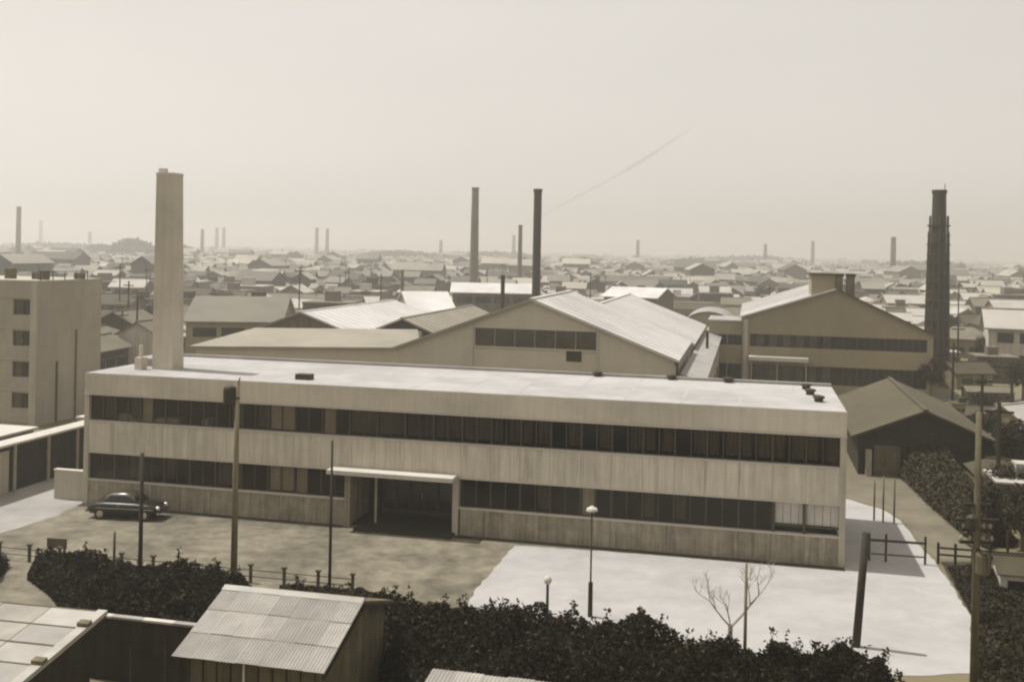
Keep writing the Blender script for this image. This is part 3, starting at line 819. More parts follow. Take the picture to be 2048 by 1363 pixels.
# ------------------------------------------------------------------ poles
def pole(name, label, u, v_base, v_top, r0, r1, m, lean=(0, 0), cat='utility pole', extra=None):
    x, y = unproject(u, v_base)
    h = CAM_H - (v_top - horizon_at(u)) / 2048.0 * y
    T = thing(name, label, cat, (x, y, 0))
    MB().tube((0, 0, 0), (lean[0], lean[1], h), r0, r1, 10).build('shaft', m, T, smooth=True)
    if extra: extra(T, h)
    return T
def transformer(T, h):
    MB().lathe([(0.26, h - 0.95), (0.3, h - 0.9), (0.3, h - 0.25), (0.26, h - 0.15), (0.08, h - 0.08)], 14, c=(-0.32, -0.1)).build('transformer', M['iron'], T)
    MB().box(-0.5, 0.16, -0.16, -0.1, h - 0.72, h - 0.62).build('bracket', M['iron'], T)
    MB().tube((0.02, 0, h - 0.05), (0.12, 0, h + 0.28), 0.05, 0.03, 6).build('top_iron', M['mid_wood'], T)
pole('utility_pole', 'tall pale pole with a dark transformer in front of the office', 467, 1178, 766, 0.16, 0.11, M['pole_pale'], extra=transformer)
pole('utility_pole', 'thick black wooden pole standing in the hedge beside the parked car', 279, 1200, 905, 0.10, 0.085, M['pole_dark'])
pole('utility_pole', 'slender dark pole between the sheet roofed shed and the porch', 659, 1180, 880, 0.075, 0.055, M['pole_dark'])
def shade(T, h):
    MB().lathe([(0.26, h - 0.05), (0.23, h + 0.05), (0.08, h + 0.13), (0.03, h + 0.17)], 14).build('lamp_shade', M['canopy'], T)
    MB().tube((0, 0, 0), (0, 0, 1.5), 0.11, 0.10, 10).build('sleeve', M['pole_dark'], T)
pole('street_lamp', 'thin lamp post with white shade on the white paving edge', 1180, 1232, 1018, 0.045, 0.035, M['iron'], cat='street lamp', extra=shade)
def globe(T, h):
    MB().lathe([(0.02, h), (0.12, h + 0.04), (0.19, h + 0.18), (0.12, h + 0.34), (0.02, h + 0.38)], 14).build('globe', M['canopy'], T, smooth=True)
pole('lamp_post', 'short dark post with a white globe in the hedge', 1094, 1240, 1168, 0.07, 0.06, M['pole_dark'], cat='lamp post', extra=globe)
pole('utility_pole', 'thin pale pole standing beside the bare tree', 1488, 1385, 1126, 0.075, 0.05, M['pole_pale'])
pole('utility_pole', 'short leaning black pole on the white paving', 1712, 1292, 1064, 0.17, 0.15, M['pole_dark'], lean=(0.32, 0))
def cluster(T, h):
    for z, r_ in ((h - 4.3, 0.55), (h - 4.75, 0.62)):
        MB().box(-r_, r_, -0.06, 0.06, z, z + 0.1).build('crossarm', M['pole_dark'], T)
        for x in (-r_ + 0.06, -0.25, 0.25, r_ - 0.06):
            MB().lathe([(0.035, z + 0.1), (0.06, z + 0.18), (0.035, z + 0.26)], 8, c=(x, 0)).build('insulator', M['frame_pale'], T)
    MB().lathe([(0.05, h - 5.8), (0.24, h - 5.75), (0.26, h - 5.1), (0.2, h - 5.0), (0.05, h - 4.95)], 12, c=(0.1, -0.3)).build('transformer', M['mid_wood'], T)
    MB().box(-0.5, 0.5, -0.05, 0.05, h - 3.4, h - 3.3).build('crossarm', M['pole_dark'], T)
    MB().box(-0.06, 0.06, -0.75, 0.75, h - 5.0, h - 4.9).build('crossarm', M['pole_dark'], T)
    MB().box(-0.8, 0.8, -0.05, 0.05, h - 3.95, h - 3.86).build('crossarm', M['pole_dark'], T)
    MB().lathe([(0.05, h - 4.2), (0.18, h - 4.15), (0.2, h - 3.75), (0.05, h - 3.65)], 12, c=(-0.28, -0.2)).build('fuse_box', M['iron'], T)
    for k in range(5):
        MB().tube((-0.16, 0, 1.2 + k * 0.5), (0.16, 0, 1.2 + k * 0.5), 0.015, 0.015, 5).build('step_iron', M['iron'], T)
pole('utility_pole', 'tall pale concrete pole with crossarms at the paving corner', 1947, 1398, 824, 0.15, 0.10, M['pole_worn'], extra=cluster)
pole('fence_stake', 'single pale stake standing behind the hedge near the signboard', 228, 1134, 1062, 0.07, 0.06, M['bark'], cat='stake')
for k, (u, v, vt) in enumerate(((1748, 1040, 962), (1766, 1043, 952), (1788, 1046, 955))):
    pole('drying_post', 'bare upright wooden post in a cluster beside the lane', u, v, vt, 0.055, 0.05, [M['mid_wood'], M['pole_pale'], M['mid_wood']][k], cat='post')["group"] = 'posts beside the lane'

# gate rail at the office corner
x0, y0 = unproject(1738, 1120); x1, y1 = unproject(1850, 1128)
L_ = math.hypot(x1 - x0, y1 - y0)
T = thing('gate_barrier', 'dark timber gate rail across the path at the office corner', 'gate', (x0, y0, 0), math.atan2(y1 - y0, x1 - x0))
for x in (0, L_ * 0.3, L_):
    MB().box(x - 0.05, x + 0.05, -0.05, 0.05, 0, 1.45).build('post', M['pole_dark'], T)
MB().box(-0.05, L_ + 0.05, -0.09, -0.05, 1.05, 1.17).build('rail', M['pole_dark'], T)
MB().box(-0.05, L_ + 0.05, -0.09, -0.05, 0.35, 0.43).build('rail', M['mid_wood'], T)
x0, y0 = unproject(1876, 1126); x1, y1 = unproject(2050, 1140)
L_ = math.hypot(x1 - x0, y1 - y0)
T = thing('garden_fence', 'low dark rail fence closing the garden from the lane', 'fence', (x0, y0, 0), math.atan2(y1 - y0, x1 - x0))
for k in range(6):
    x = k * L_ / 5; MB().box(x - 0.06, x + 0.06, -0.06, 0.06, 0, 1.1 + 0.9 * (k in (3, 4))).build('post', M['pole_dark'], T)
for z in (0.45, 0.8):
    MB().box(0, L_, -0.1, -0.06, z, z + 0.1).build('rail', M['pole_dark'], T)

# yard fence: low posts with cross caps and wires
x0, y0 = unproject(-60, 1112); x1, y1 = unproject(705, 1184)
L_ = math.hypot(x1 - x0, y1 - y0)
T = thing('yard_fence', 'low wire fence of short capped posts along the dirt yard', 'fence', (x0, y0, 0), math.atan2(y1 - y0, x1 - x0))
n = 13
for k in range(n):
    x = k * L_ / (n - 1)
    mb = MB(); mb.box(x - 0.06, x + 0.06, -0.06, 0.06, 0, 0.82); mb.box(x - 0.12, x + 0.12, -0.09, 0.09, 0.82, 0.9); mb.build('post', M['bark'], T)
for z in (0.3, 0.6):
    MB().box(0, L_, -0.015, 0.015, z, z + 0.03).build('wire', M['iron'], T)

x0, y0 = unproject(115, 1124)
T = thing('signboard', 'small brown board on two legs facing the yard behind the hedge', 'sign', (x0, y0, 0), R(-8))
for x in (-0.36, 0.36): MB().box(x - 0.05, x + 0.05, -0.05, 0.05, 0, 1.1).build('leg', M['mid_wood'], T)
MB().box(-0.52, 0.52, -0.11, -0.05, 0.75, 1.22).build('board', mat('sign_board', 0.10, 0.2), T)

# ------------------------------------------------------------------ parked car
def car():
    x0, y0 = unproject(256, 1033)
    T = thing('parked_car', 'dark rounded sedan parked sideways before the office windows', 'car', (x0, y0, 0), R(-6))
    st = [  # x, half width, z bottom, z shoulder, z top
        (-2.15, 0.55, 0.42, 0.62, 0.70), (-2.05, 0.70, 0.34, 0.72, 0.84), (-1.6, 0.80, 0.30, 0.80, 0.95), (-1.0, 0.83, 0.28, 0.84, 1.0),
        (0.0, 0.84, 0.28, 0.84, 1.0), (0.75, 0.83, 0.28, 0.84, 0.99), (1.4, 0.80, 0.30, 0.80, 0.93), (1.95, 0.74, 0.34, 0.72, 0.84), (2.12, 0.60, 0.42, 0.64, 0.74)]
    def loft(st, sec):
        mb = MB(); k = None
        for s_ in st:
            pts = sec(*s_); k = len(pts); mb.v.extend(pts)
        for i in range(len(st) - 1):
            for j in range(k):
                j2 = (j + 1) % k
                mb.f.append((i * k + j, i * k + j2, (i + 1) * k + j2, (i + 1) * k + j)); mb.m.append(0)
        mb.f.append(tuple(reversed(range(k)))); mb.m.append(0)
        e = (len(st) - 1) * k; mb.f.append(tuple(e + j for j in range(k))); mb.m.append(0)
        return mb
    body = loft(st, lambda x, w_, zb, zs, zt: [(x, -w_ * 0.9, zb), (x, w_ * 0.9, zb), (x, w_, zb + 0.2), (x, w_, zs), (x, w_ * 0.86, zt - 0.03), (x, w_ * 0.4, zt), (x, -w_ * 0.4, zt), (x, -w_ * 0.86, zt - 0.03), (x, -w_, zs), (x, -w_, zb + 0.2)])
    b = body.build('body', M['car_paint'], T, smooth=True)
    cab = [(-1.45, 0.66, 0.93, 1.0), (-1.1, 0.68, 0.93, 1.34), (-0.75, 0.67, 0.93, 1.48), (0.0, 0.67, 0.93, 1.52), (0.35, 0.67, 0.93, 1.47), (0.62, 0.68, 0.93, 1.28), (0.98, 0.70, 0.93, 0.98)]
    c = loft(cab, lambda x, w_, zb, zt: [(x, -w_, zb), (x, w_, zb), (x, w_ * 0.86, zb + (zt - zb) * 0.82), (x, w_ * 0.6, zt), (x, -w_ * 0.6, zt), (x, -w_ * 0.86, zb + (zt - zb) * 0.82)])
    c = c.build('cabin', M['car_top'], T, smooth=True)
    for sgn in (-1, 1):
        for poly in ([(-1.02, 1.02), (-0.3, 1.02), (-0.3, 1.36), (-0.80, 1.34)], [(-0.22, 1.02), (0.62, 1.02), (0.40, 1.30), (-0.22, 1.36)]):
            mb = MB(); pts = [(x, sgn * (0.70 - (z - 0.93) * 0.19), z) for x, z in poly]
            mb.quad(pts if sgn < 0 else list(reversed(pts))); mb.build('side_window', M['dark_pane'], c)
        for x in (-1.32, 1.33):
            wmb = MB()
            prof = [(0.20, -0.09), (0.31, -0.09), (0.33, -0.05), (0.33, 0.05), (0.31, 0.09), (0.20, 0.09)]
            wmb.lathe(prof, 20)
            wh = wmb.build('wheel', M['rubber'], T); wh.location = (x, sgn * 0.74, 0.33); wh.rotation_euler = (R(90), 0, 0)
            MB().lathe([(0.02, -0.11), (0.18, -0.105), (0.20, -0.08), (0.20, 0.08), (0.18, 0.105), (0.02, 0.11)], 16).build('hubcap', M['chrome'], wh)
        hl = MB().lathe([(0.02, 0.06), (0.09, 0.045), (0.13, 0), (0.13, -0.1)], 14).build('headlight', M['porcelain'], T)
        hl.location = (2.08, sgn * 0.52, 0.70); hl.rotation_euler = (0, R(90), 0)
        MB().box(-2.19, -2.12, sgn * 0.5 - 0.08, sgn * 0.5 + 0.08, 0.58, 0.72).build('tail_light', M['mid_wood'], T)
        MB().box(-1.55, 1.9, sgn * 0.845 - 0.012, sgn * 0.845 + 0.012, 0.66, 0.70).build('trim_strip', M['chrome'], T)
        MB().box(-0.3, -0.12, sgn * 0.85 - 0.02, sgn * 0.85 + 0.02, 0.80, 0.83).build('door_handle', M['chrome'], T)
    for x, s_ in ((2.14, 1), (-2.20, -1)):
        MB().box(x - 0.05, x + 0.05, -0.75, 0.75, 0.40, 0.52).build('bumper', M['chrome'], T)
    MB().box(2.08, 2.14, -0.34, 0.34, 0.56, 0.74).build('grille', M['chrome'], T)
    mb = MB(); mb.quad([(0.66, -0.56, 1.26), (0.98, -0.62, 1.0), (0.98, 0.62, 1.0), (0.66, 0.56, 1.26)]); o = mb.build('windscreen', M['dark_pane'], c); o.location = (0.012, 0, 0.012)
    mb = MB(); mb.quad([(-1.44, -0.58, 1.02), (-1.12, -0.52, 1.31), (-1.12, 0.52, 1.31), (-1.44, 0.58, 1.02)]); o = mb.build('rear_window', M['dark_pane'], c); o.location = (-0.012, 0, 0.012)
car()

# ------------------------------------------------------------------ foreground sheds
def corr_sheet(w_, l_, amp=0.012, ribs=7):
    mb = MB(); n = ribs * 2
    for i in range(n):
        a, b = w_ * i / n, w_ * (i + 1) / n
        za, zb = amp * (1 if i % 2 else -1), amp * (1 if (i + 1) % 2 else -1)
        mb.quad([(a, 0, za), (b, 0, zb), (b, l_, zb), (a, l_, za)])
    for i in range(n):
        a, b = w_ * i / n, w_ * (i + 1) / n
        za, zb = amp * (1 if i % 2 else -1), amp * (1 if (i + 1) % 2 else -1)
        mb.quad([(a, 0, za - 0.012), (a, 0, za), (b, 0, zb), (b, 0, zb - 0.012)])
    return mb

SHEET = [mat('shed_sheet_%d' % k, 0.285 + 0.035 * k, 0.10, 1.6, grime=0.15, rough=0.55, bump=0.1, k=0.8) for k in range(-1, 2)]
def sheet_roof(T, x0, x1, y_e, z_e, y_r, z_r, nx, ny, seed=1, th=0.02):
    r_ = random.Random(seed)
    L = math.hypot(y_r - y_e, z_r - z_e); ang = math.atan2(z_r - z_e, y_r - y_e)
    w_ = (x1 - x0) / nx; l_ = L / ny
    meshes = [corr_sheet(w_ + 0.04, l_ + 0.12).mesh('roof_sheet', s) for s in SHEET]
    for j in range(ny):
        for i in range(nx):
            o = link('roof_sheet', r_.choice(meshes), T)
            d = j * l_ - 0.1
            lift = 0.03 + (0.012 if i % 2 else 0) + 0.02 * j + r_.uniform(0, 0.01)
            o.location = (x0 + i * w_, y_e + d * math.cos(ang) - lift * math.sin(ang), z_e + d * math.sin(ang) + lift * math.cos(ang))
            o.rotation_euler = (ang + r_.uniform(-0.004, 0.006), 0, r_.uniform(-0.004, 0.004))

def centre_shed():
    x0, y0 = unproject(352, 1304, 3.05)
    T = thing('sheet_roofed_shed', 'wooden shed with a pale corrugated sheet roof in front of the fence', 'shed', (x0, y0, 0), R(-12.5))
    w_, run, ze, zr = 4.95, 3.3, 3.0, 4.05
    mb = MB(); mb.box(0.25, w_ - 0.25, 0.3, 2 * run - 0.3, 0, ze)
    mb.prism([(0.3, ze), (2 * run - 0.3, ze), (run, zr - 0.1)], 0.25, w_ - 0.25, 'x')
    mb.build('wall', M['mid_wood'], T)
    for k in range(10):
        x = 0.3 + k * 0.475
        MB().box(x, x + 0.04, 0.26, 0.3, 0, ze - 0.05).build('batten', M['dark_wood'], T)
    MB().box(2.2, 2.26, 0.2, 0.26, 0, ze).build('downpipe', M['sheet_white'], T)
    for a, b in ((0, run), (2 * run, run)):
        MB().slab([(0, a, ze), (w_, a, ze), (w_, b, zr), (0, b, zr)] if a < b else [(w_, a, ze), (0, a, ze), (0, b, zr), (w_, b, zr)], 0.08).build('roof_deck', M['mid_wood'], T)
    sheet_roof(T, -0.08, w_ + 0.08, -0.05, ze, run, zr, 7, 3, 4)
    mb = MB(); mb.prism([(run - 0.25, zr + 0.02), (run, zr + 0.12), (run + 0.25, zr + 0.02)], -0.1, w_ + 0.1, 'x'); mb.build('ridge_cap', SHEET[2], T)
    for a, b in ((-0.1, run), (2 * run + 0.1, run)):
        pts = [(w_ + 0.06, a, ze - 0.10), (w_ + 0.12, a, ze - 0.10), (w_ + 0.12, b, zr - 0.08), (w_ + 0.06, b, zr - 0.08)]
        MB().slab(pts if a < b else list(reversed(pts)), 0.14).build('barge_board', M['dark_wood'], T)
centre_shed()

def left_shed():
    x0, y0 = unproject(213, 1224, 4.1)     # rear right corner of the roof
    T = thing('battened_shed', 'shed with battened pale roof panels and a dark plank flank', 'shed', (x0, y0, 0), R(-11))
    L, dz = 8.5, 1.25
    w_ = 9.0
    mb = MB(); mb.prism([(-L + 0.3, 0), (-0.3, 0), (-0.3, 3.9), (-L + 0.3, 3.9 - dz)], -w_ + 0.3, -0.35, 'x'); mb.build('wall', M['dark_wood'], T)
    MB().slab([(-w_, -L, 4.05 - dz), (0, -L, 4.05 - dz), (0, 0, 4.05), (-w_, 0, 4.05)], 0.1).build('roof_deck', M['dark_wood'], T)
    r_ = random.Random(5); ny, nx = 8, 5
    ang = math.atan2(dz, L); l_ = math.hypot(L, dz) / ny
    ms = [MB().box(0.02, 1.75, 0.03, l_ - 0.03, 0, 0.03).mesh('roof_panel', s) for s in SHEET + [M['sheet_old']]]
    for j in range(ny):
        for i in range(nx):
            o = link('roof_panel', r_.choice(ms), T)
            d = j * l_
            o.location = (-w_ + i * 1.76, -L + d * math.cos(ang), 4.05 - dz + d * math.sin(ang) + 0.035); o.rotation_euler = (ang + r_.uniform(-.006, .006), 0, 0)
    for j in range(ny + 1):
        d = j * l_
        o = MB().box(-w_, 0, -0.03, 0.03, 0, 0.08).build('batten', M['bark'], T); o.location = (0, -L + d * math.cos(ang), 4.05 - dz + d * math.sin(ang)); o.rotation_euler = (ang, 0, 0)
    o = MB().box(-0.28, 0.05, 0, math.hypot(L, dz), 0.0, 0.14).build('verge_board', SHEET[2], T); o.location = (0, -L, 4.05 - dz); o.rotation_euler = (ang, 0, 0)
    for j in range(4):
        d = 1.0 + j * 2.2
        o = MB().box(-0.3, 0.08, -0.12, 0.12, 0.14, 0.26).build('roof_weight', M['mid_wood'], T); o.location = (0, -L + d * math.cos(ang), 4.05 - dz + d * math.sin(ang)); o.rotation_euler = (ang, 0, 0)
left_shed()

def front_shed():
    x0, y0 = unproject(868, 1338, 3.0)
    T = thing('low_front_shed', 'low shed showing only the tip of its white sheet roof below the hedge', 'shed', (x0, y0, 0), R(-13))
    MB().box(0.2, 3.6, -3.6, -0.2, 0, 2.55).build('wall', M['mid_wood'], T)
    MB().slab([(0, -4.0, 2.55), (3.9, -4.0, 2.55), (3.9, 0, 2.95), (0, 0, 2.95)], 0.1).build('roof_deck', M['mid_wood'], T)
    sheet_roof(T, -0.05, 3.95, -4.0, 2.55, 0.02, 2.95, 5, 2, 9)
front_shed()

# board fence between the sheds
x0, y0 = unproject(165, 1222, 2.4); x1, y1 = unproject(420, 1250, 2.4)
L_ = math.hypot(x1 - x0, y1 - y0)
T = thing('board_fence', 'dark upright board fence with pale coping between the two sheds', 'fence', (x0, y0, 0), math.atan2(y1 - y0, x1 - x0))
n = int(L_ / 0.2)
bm_ = MB().box(0.008, 0.192, 0, 0.03, 0, 2.3).mesh('board', M['dark_wood'])
for k in range(n):
    o = link('board', bm_, T); o.location = (k * 0.2, random.uniform(-0.008, 0.008), random.uniform(-0.03, 0.0))
for z in (0.6, 1.8): MB().box(0, n * 0.2, 0.035, 0.1, z, z + 0.1).build('rail', M['dark_wood'], T)
for k in range(4):
    a = n * 0.2 / 4 * k
    MB().box(a + 0.01, a + n * 0.2 / 4 - 0.01, -0.1, 0.16, 2.3, 2.38).build('coping', [M['sill'], M['pale_concrete']][k % 2], T)

# ------------------------------------------------------------------ planting
def leaf_cloud(P, Nrm, size, jitter=1.0):
    """one small bent leaf (2 triangles) per point"""
    n = len(P)
    a = rng.normal(size=(n, 3)); a /= np.linalg.norm(a, axis=1)[:, None]
    up = Nrm + 0.8 * jitter * rng.normal(size=(n, 3)); up /= np.linalg.norm(up, axis=1)[:, None]
    b = np.cross(up, a); b /= np.maximum(1e-6, np.linalg.norm(b, axis=1))[:, None]
    a = np.cross(b, up)
    s = size * rng.uniform(0.6, 1.4, n)[:, None]
    V = np.empty((n, 4, 3))
    V[:, 0] = P - a * s; V[:, 1] = P + b * s * 0.45 + up * s * 0.12; V[:, 2] = P + a * s; V[:, 3] = P - b * s * 0.45 + up * s * 0.12
    return V.reshape(-1, 3)

def leaf_mesh(name, V, m):
    n = len(V) // 4
    me = bpy.data.meshes.new(name)
    me.vertices.add(len(V)); me.vertices.foreach_set("co", V.ravel())
    me.loops.add(4 * n); me.loops.foreach_set("vertex_index", np.arange(4 * n, dtype=np.int32))
    me.polygons.add(n); me.polygons.foreach_set("loop_start", np.arange(0, 4 * n, 4, dtype=np.int32))
    me.materials.append(m); me.update(calc_edges=True)
    return me

def in_poly(P, poly):
    x, y = P[:, 0], P[:, 1]; ins = np.zeros(len(P), bool)
    dist = np.full(len(P), 1e9)
    for i in range(len(poly)):
        x0, y0 = poly[i]; x1, y1 = poly[(i + 1) % len(poly)]
        c = ((y0 > y) != (y1 > y)) & (x < (x1 - x0) * (y - y0) / (y1 - y0 + 1e-12) + x0)
        ins ^= c
        t = np.clip(((x - x0) * (x1 - x0) + (y - y0) * (y1 - y0)) / ((x1 - x0) ** 2 + (y1 - y0) ** 2), 0, 1)
        dist = np.minimum(dist, np.hypot(x - x0 - t * (x1 - x0), y - y0 - t * (y1 - y0)))
    return ins, dist

def hedge(name, label, poly, h, n, leaf, core, size=0.085, lump=0.3, seed=0, cat='hedge', shoots=0):
    g = np.random.default_rng(seed)
    ph = g.uniform(0, 6.28, 8); k = g.uniform(0.7, 2.6, (8, 2)) * g.choice([-1, 1], (8, 2))
    cx = sum(p[0] for p in poly) / len(poly); cy = sum(p[1] for p in poly) / len(poly)
    poly = [(x - cx, y - cy) for x, y in poly]
    def H(P, d):
        s = sum(np.sin(P[:, 0] * k[i, 0] + P[:, 1] * k[i, 1] + ph[i]) for i in range(8)) / 8 ** 0.5
        s2 = sum(np.sin(P[:, 0] * 2.7 * k[i, 1] + P[:, 1] * 2.7 * k[i, 0] + ph[i]) for i in range(8)) / 8 ** 0.5
        return (h + lump * s + lump * 0.5 * s2) * np.clip(d / 0.9, 0.05, 1) ** 0.4
    lo = np.min(poly, axis=0); hi = np.max(poly, axis=0)
    T = thing(name, label, cat, (cx, cy, 0))
    P = g.uniform(lo, hi, (n * 3, 2)); ins, d = in_poly(P, poly); P, d = P[ins][:n], d[ins][:n]
    hh = H(P, d)
    z = hh * (1 - 0.45 * g.random(len(P)) ** 1.6)
    ed = d < 0.7; z[ed] = hh[ed] * (1 - 0.9 * g.random(ed.sum()))
    Q = np.column_stack([P, np.maximum(z, 0.05)]); N = g.normal(size=Q.shape) * 0.7; N[:, 2] += 0.9; N[:, 1] -= 0.25
    if shoots:
        ps = g.uniform(lo, hi, (shoots * 3, 2)); ins, d2 = in_poly(ps, poly); ps, d2 = ps[ins][:shoots], d2[ins][:shoots]
        hs = H(ps, d2)
        for (x, y), b in zip(ps, hs):
            m_ = g.integers(10, 26); t = g.random(m_); L = g.uniform(0.25, 0.65)
            q = np.column_stack([x + g.normal(0, 0.07, m_), y + g.normal(0, 0.07, m_), b + t * L - 0.05])
            Q = np.vstack([Q, q]); N = np.vstack([N, g.normal(size=q.shape)])
    o = link('foliage', leaf_mesh('foliage', leaf_cloud(Q, N, size), leaf), T); o["kind"] = "stuff"
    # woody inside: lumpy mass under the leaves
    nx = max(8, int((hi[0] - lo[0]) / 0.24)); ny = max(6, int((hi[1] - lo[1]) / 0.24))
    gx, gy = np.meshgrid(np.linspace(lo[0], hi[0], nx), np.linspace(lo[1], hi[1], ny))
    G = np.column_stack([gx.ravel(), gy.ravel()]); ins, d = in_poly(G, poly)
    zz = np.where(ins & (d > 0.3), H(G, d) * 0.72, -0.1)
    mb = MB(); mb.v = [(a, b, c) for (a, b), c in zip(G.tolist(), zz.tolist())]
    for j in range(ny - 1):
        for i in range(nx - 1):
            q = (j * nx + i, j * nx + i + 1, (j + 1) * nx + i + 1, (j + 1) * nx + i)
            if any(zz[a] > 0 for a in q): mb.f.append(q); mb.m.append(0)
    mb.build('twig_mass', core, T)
    return T
HL, HC = M['hedge_leaf'], M['hedge_core']
hedge('hedge', 'broad dark untrimmed hedge along the front of the white paving', [(-6.3, 41.6), (-0.5, 41.2), (7.0, 38.9), (8.0, 38.0), (9.4, 36.6), (9.4, 33.6), (3.5, 32.2), (0.0, 33.0), (-2.5, 33.5), (-4.3, 36.0)], 2.0, 80000, HL, HC, seed=1, shoots=190)
hedge('hedge', 'dark hedge end between the bare tree and the leaning black pole', [(8.9, 38.2), (12.6, 36.9), (13.7, 36.2), (13.9, 34.6), (12.0, 33.2), (8.9, 33.8)], 2.0, 30000, HL, HC, seed=2, shoots=70)
hedge('hedge', 'dark ragged shrubbery beside the board fence and yard posts', [(-23.2, 50.2), (-16.5, 48.2), (-11.0, 46.4), (-11.4, 41.5), (-15.2, 40.4), (-18.5, 43.2), (-20.7, 46.2), (-22.6, 48.2)], 1.2, 46000, HL, HC, seed=3, lump=0.35, shoots=60)
hedge('bush', 'dark rounded bush at the end of the yard fence', [(-26.8, 50.6), (-24.4, 50.2), (-23.9, 48.0), (-25.2, 45.6), (-27.4, 46.6)], 1.5, 9000, HL, HC, seed=4, cat='bush')
hedge('hedge', 'long olive hedge following the lane past the dark gabled house', [(28.6, 76.5), (31.6, 80.5), (33.0, 76.0), (30.2, 66.0), (28.4, 58.6), (26.3, 56.2), (26.2, 59.5), (27.1, 66.5)], 2.1, 26000, M['lane_leaf'], HC, size=0.14, seed=5, lump=0.2)
und = hedge('undergrowth', 'dark tangled vegetable plot filling the garden beside the paving', [unproject(1895, 1135), unproject(2048, 1140), unproject(2100, 1400), unproject(1962, 1400), unproject(1952, 1245)], 0.42, 30000, M['garden_leaf'], M['soil'], size=0.10, seed=31, cat='undergrowth', lump=0.22)
und["kind"] = "stuff"
hedge('weeds', 'ragged low weeds along the yard fence behind the sheet roofed shed', [unproject(560, 1178), unproject(720, 1184), unproject(790, 1196), unproject(760, 1225), unproject(560, 1215)], 0.45, 9000, M['garden_leaf'], M['soil'], size=0.09, seed=32, cat='weeds', lump=0.2, shoots=20)
for k, (u, v, w_, h_, lb) in enumerate(((1990, 1085, 1.3, 1.3, 'dark shrub at the garden fence beside the lane hedge'), (2005, 1170, 1.2, 0.8, 'low dark shrub inside the garden fence'),
                                        (1985, 1250, 0.9, 0.6, 'small shrub in the middle of the dark garden'), (2035, 1330, 1.2, 0.8, 'shrub at the near corner of the dark garden'), (1985, 1350, 0.6, 0.5, 'little shrub beside the tall concrete pole'))):
    x, y = unproject(u, v)
    hedge('shrub', lb, [(x + w_ * math.cos(t) * (1 + 0.15 * math.sin(3 * t + k)), y + w_ * 0.8 * math.sin(t)) for t in [2 * math.pi * j / 9 for j in range(9)]], h_, 5000, HL, HC, seed=20 + k, cat='shrub')

def branch_mesh(mb, p, d, L, r, lev, g, up=0.15):
    segs = 3; q = Vector(p); d = Vector(d).normalized()
    for s_ in range(segs):
        d2 = (d + Vector((g.uniform(-.18, .18), g.uniform(-.18, .18), up * g.random()))).normalized()
        q2 = q + d2 * (L / segs)
        mb.tube(q, q2, r * (1 - s_ / segs * 0.45), r * (1 - (s_ + 1) / segs * 0.45), 6, caps=(s_ == segs - 1))
        if lev > 0 and s_ > 0:
            for _ in range(2 if lev > 1 else 3):
                a = Vector((g.uniform(-1, 1), g.uniform(-1, 1), g.uniform(-0.1, 0.8))).normalized()
                branch_mesh(mb, q2, (d2 * 0.6 + a * 0.7), L * 0.55, r * 0.45, lev - 1, g, up)
        q, d = q2, d2
def bare_tree():
    x, y = unproject(1457, 1378)
    T = thing('bare_tree', 'leafless pale tree forking above the hedge gap', 'tree', (x, y, 0))
    g = random.Random(12)
    mb = MB(); mb.tube((0, 0, 0), (0.0, 0, 1.2), 0.12, 0.105, 8); mb.tube((0, 0, 1.2), (0.03, 0, 2.35), 0.105, 0.085, 8); mb.build('trunk', M['bark_pale'], T)
    for d, L, r in (((0.95, 0.1, 0.75), 1.6, 0.055), ((-0.7, 0.1, 0.7), 1.2, 0.04), ((-0.1, -0.2, 1.0), 0.9, 0.03)):
        mb = MB(); branch_mesh(mb, (0.03, 0, 2.3), d, L, r, 3, g, 0.2); mb.build('limb', M['bark_pale'], T)
bare_tree()

def tree(name, label, x, y, h, r, n, leaf, seed, group=None):
    g = np.random.default_rng(seed); rr_ = random.Random(seed)
    T = thing(name, label, 'tree', (x, y, 0), 0, group)
    mb = MB(); mb.tube((0, 0, 0), (0, 0, h * 0.45), r * 0.09, r * 0.06, 8)
    for k in range(5):
        a = 2 * math.pi * k / 5 + rr_.random()
        mb.tube((0, 0, h * (0.3 + 0.03 * k)), (r * 0.6 * math.cos(a), r * 0.6 * math.sin(a), h * rr_.uniform(0.55, 0.8)), r * 0.05, r * 0.02, 6)
    mb.build('trunk', M['bark'], T)
    K = 16
    c = g.normal(size=(K, 3)); c /= np.linalg.norm(c, axis=1)[:, None]; c *= g.uniform(0.25, 0.8, (K, 1)) * np.array([r, r, h * 0.34]); c[:, 2] += h * 0.62
    idx = g.integers(0, K, n); d = g.normal(size=(n, 3)); d /= np.linalg.norm(d, axis=1)[:, None]
    P = c[idx] + d * (r * 0.42 * g.random((n, 1)) ** 0.4)
    N = d + np.array([0, 0, 0.5])
    link('crown', leaf_mesh('crown', leaf_cloud(P, N, r * 0.075), leaf), T)
    return T

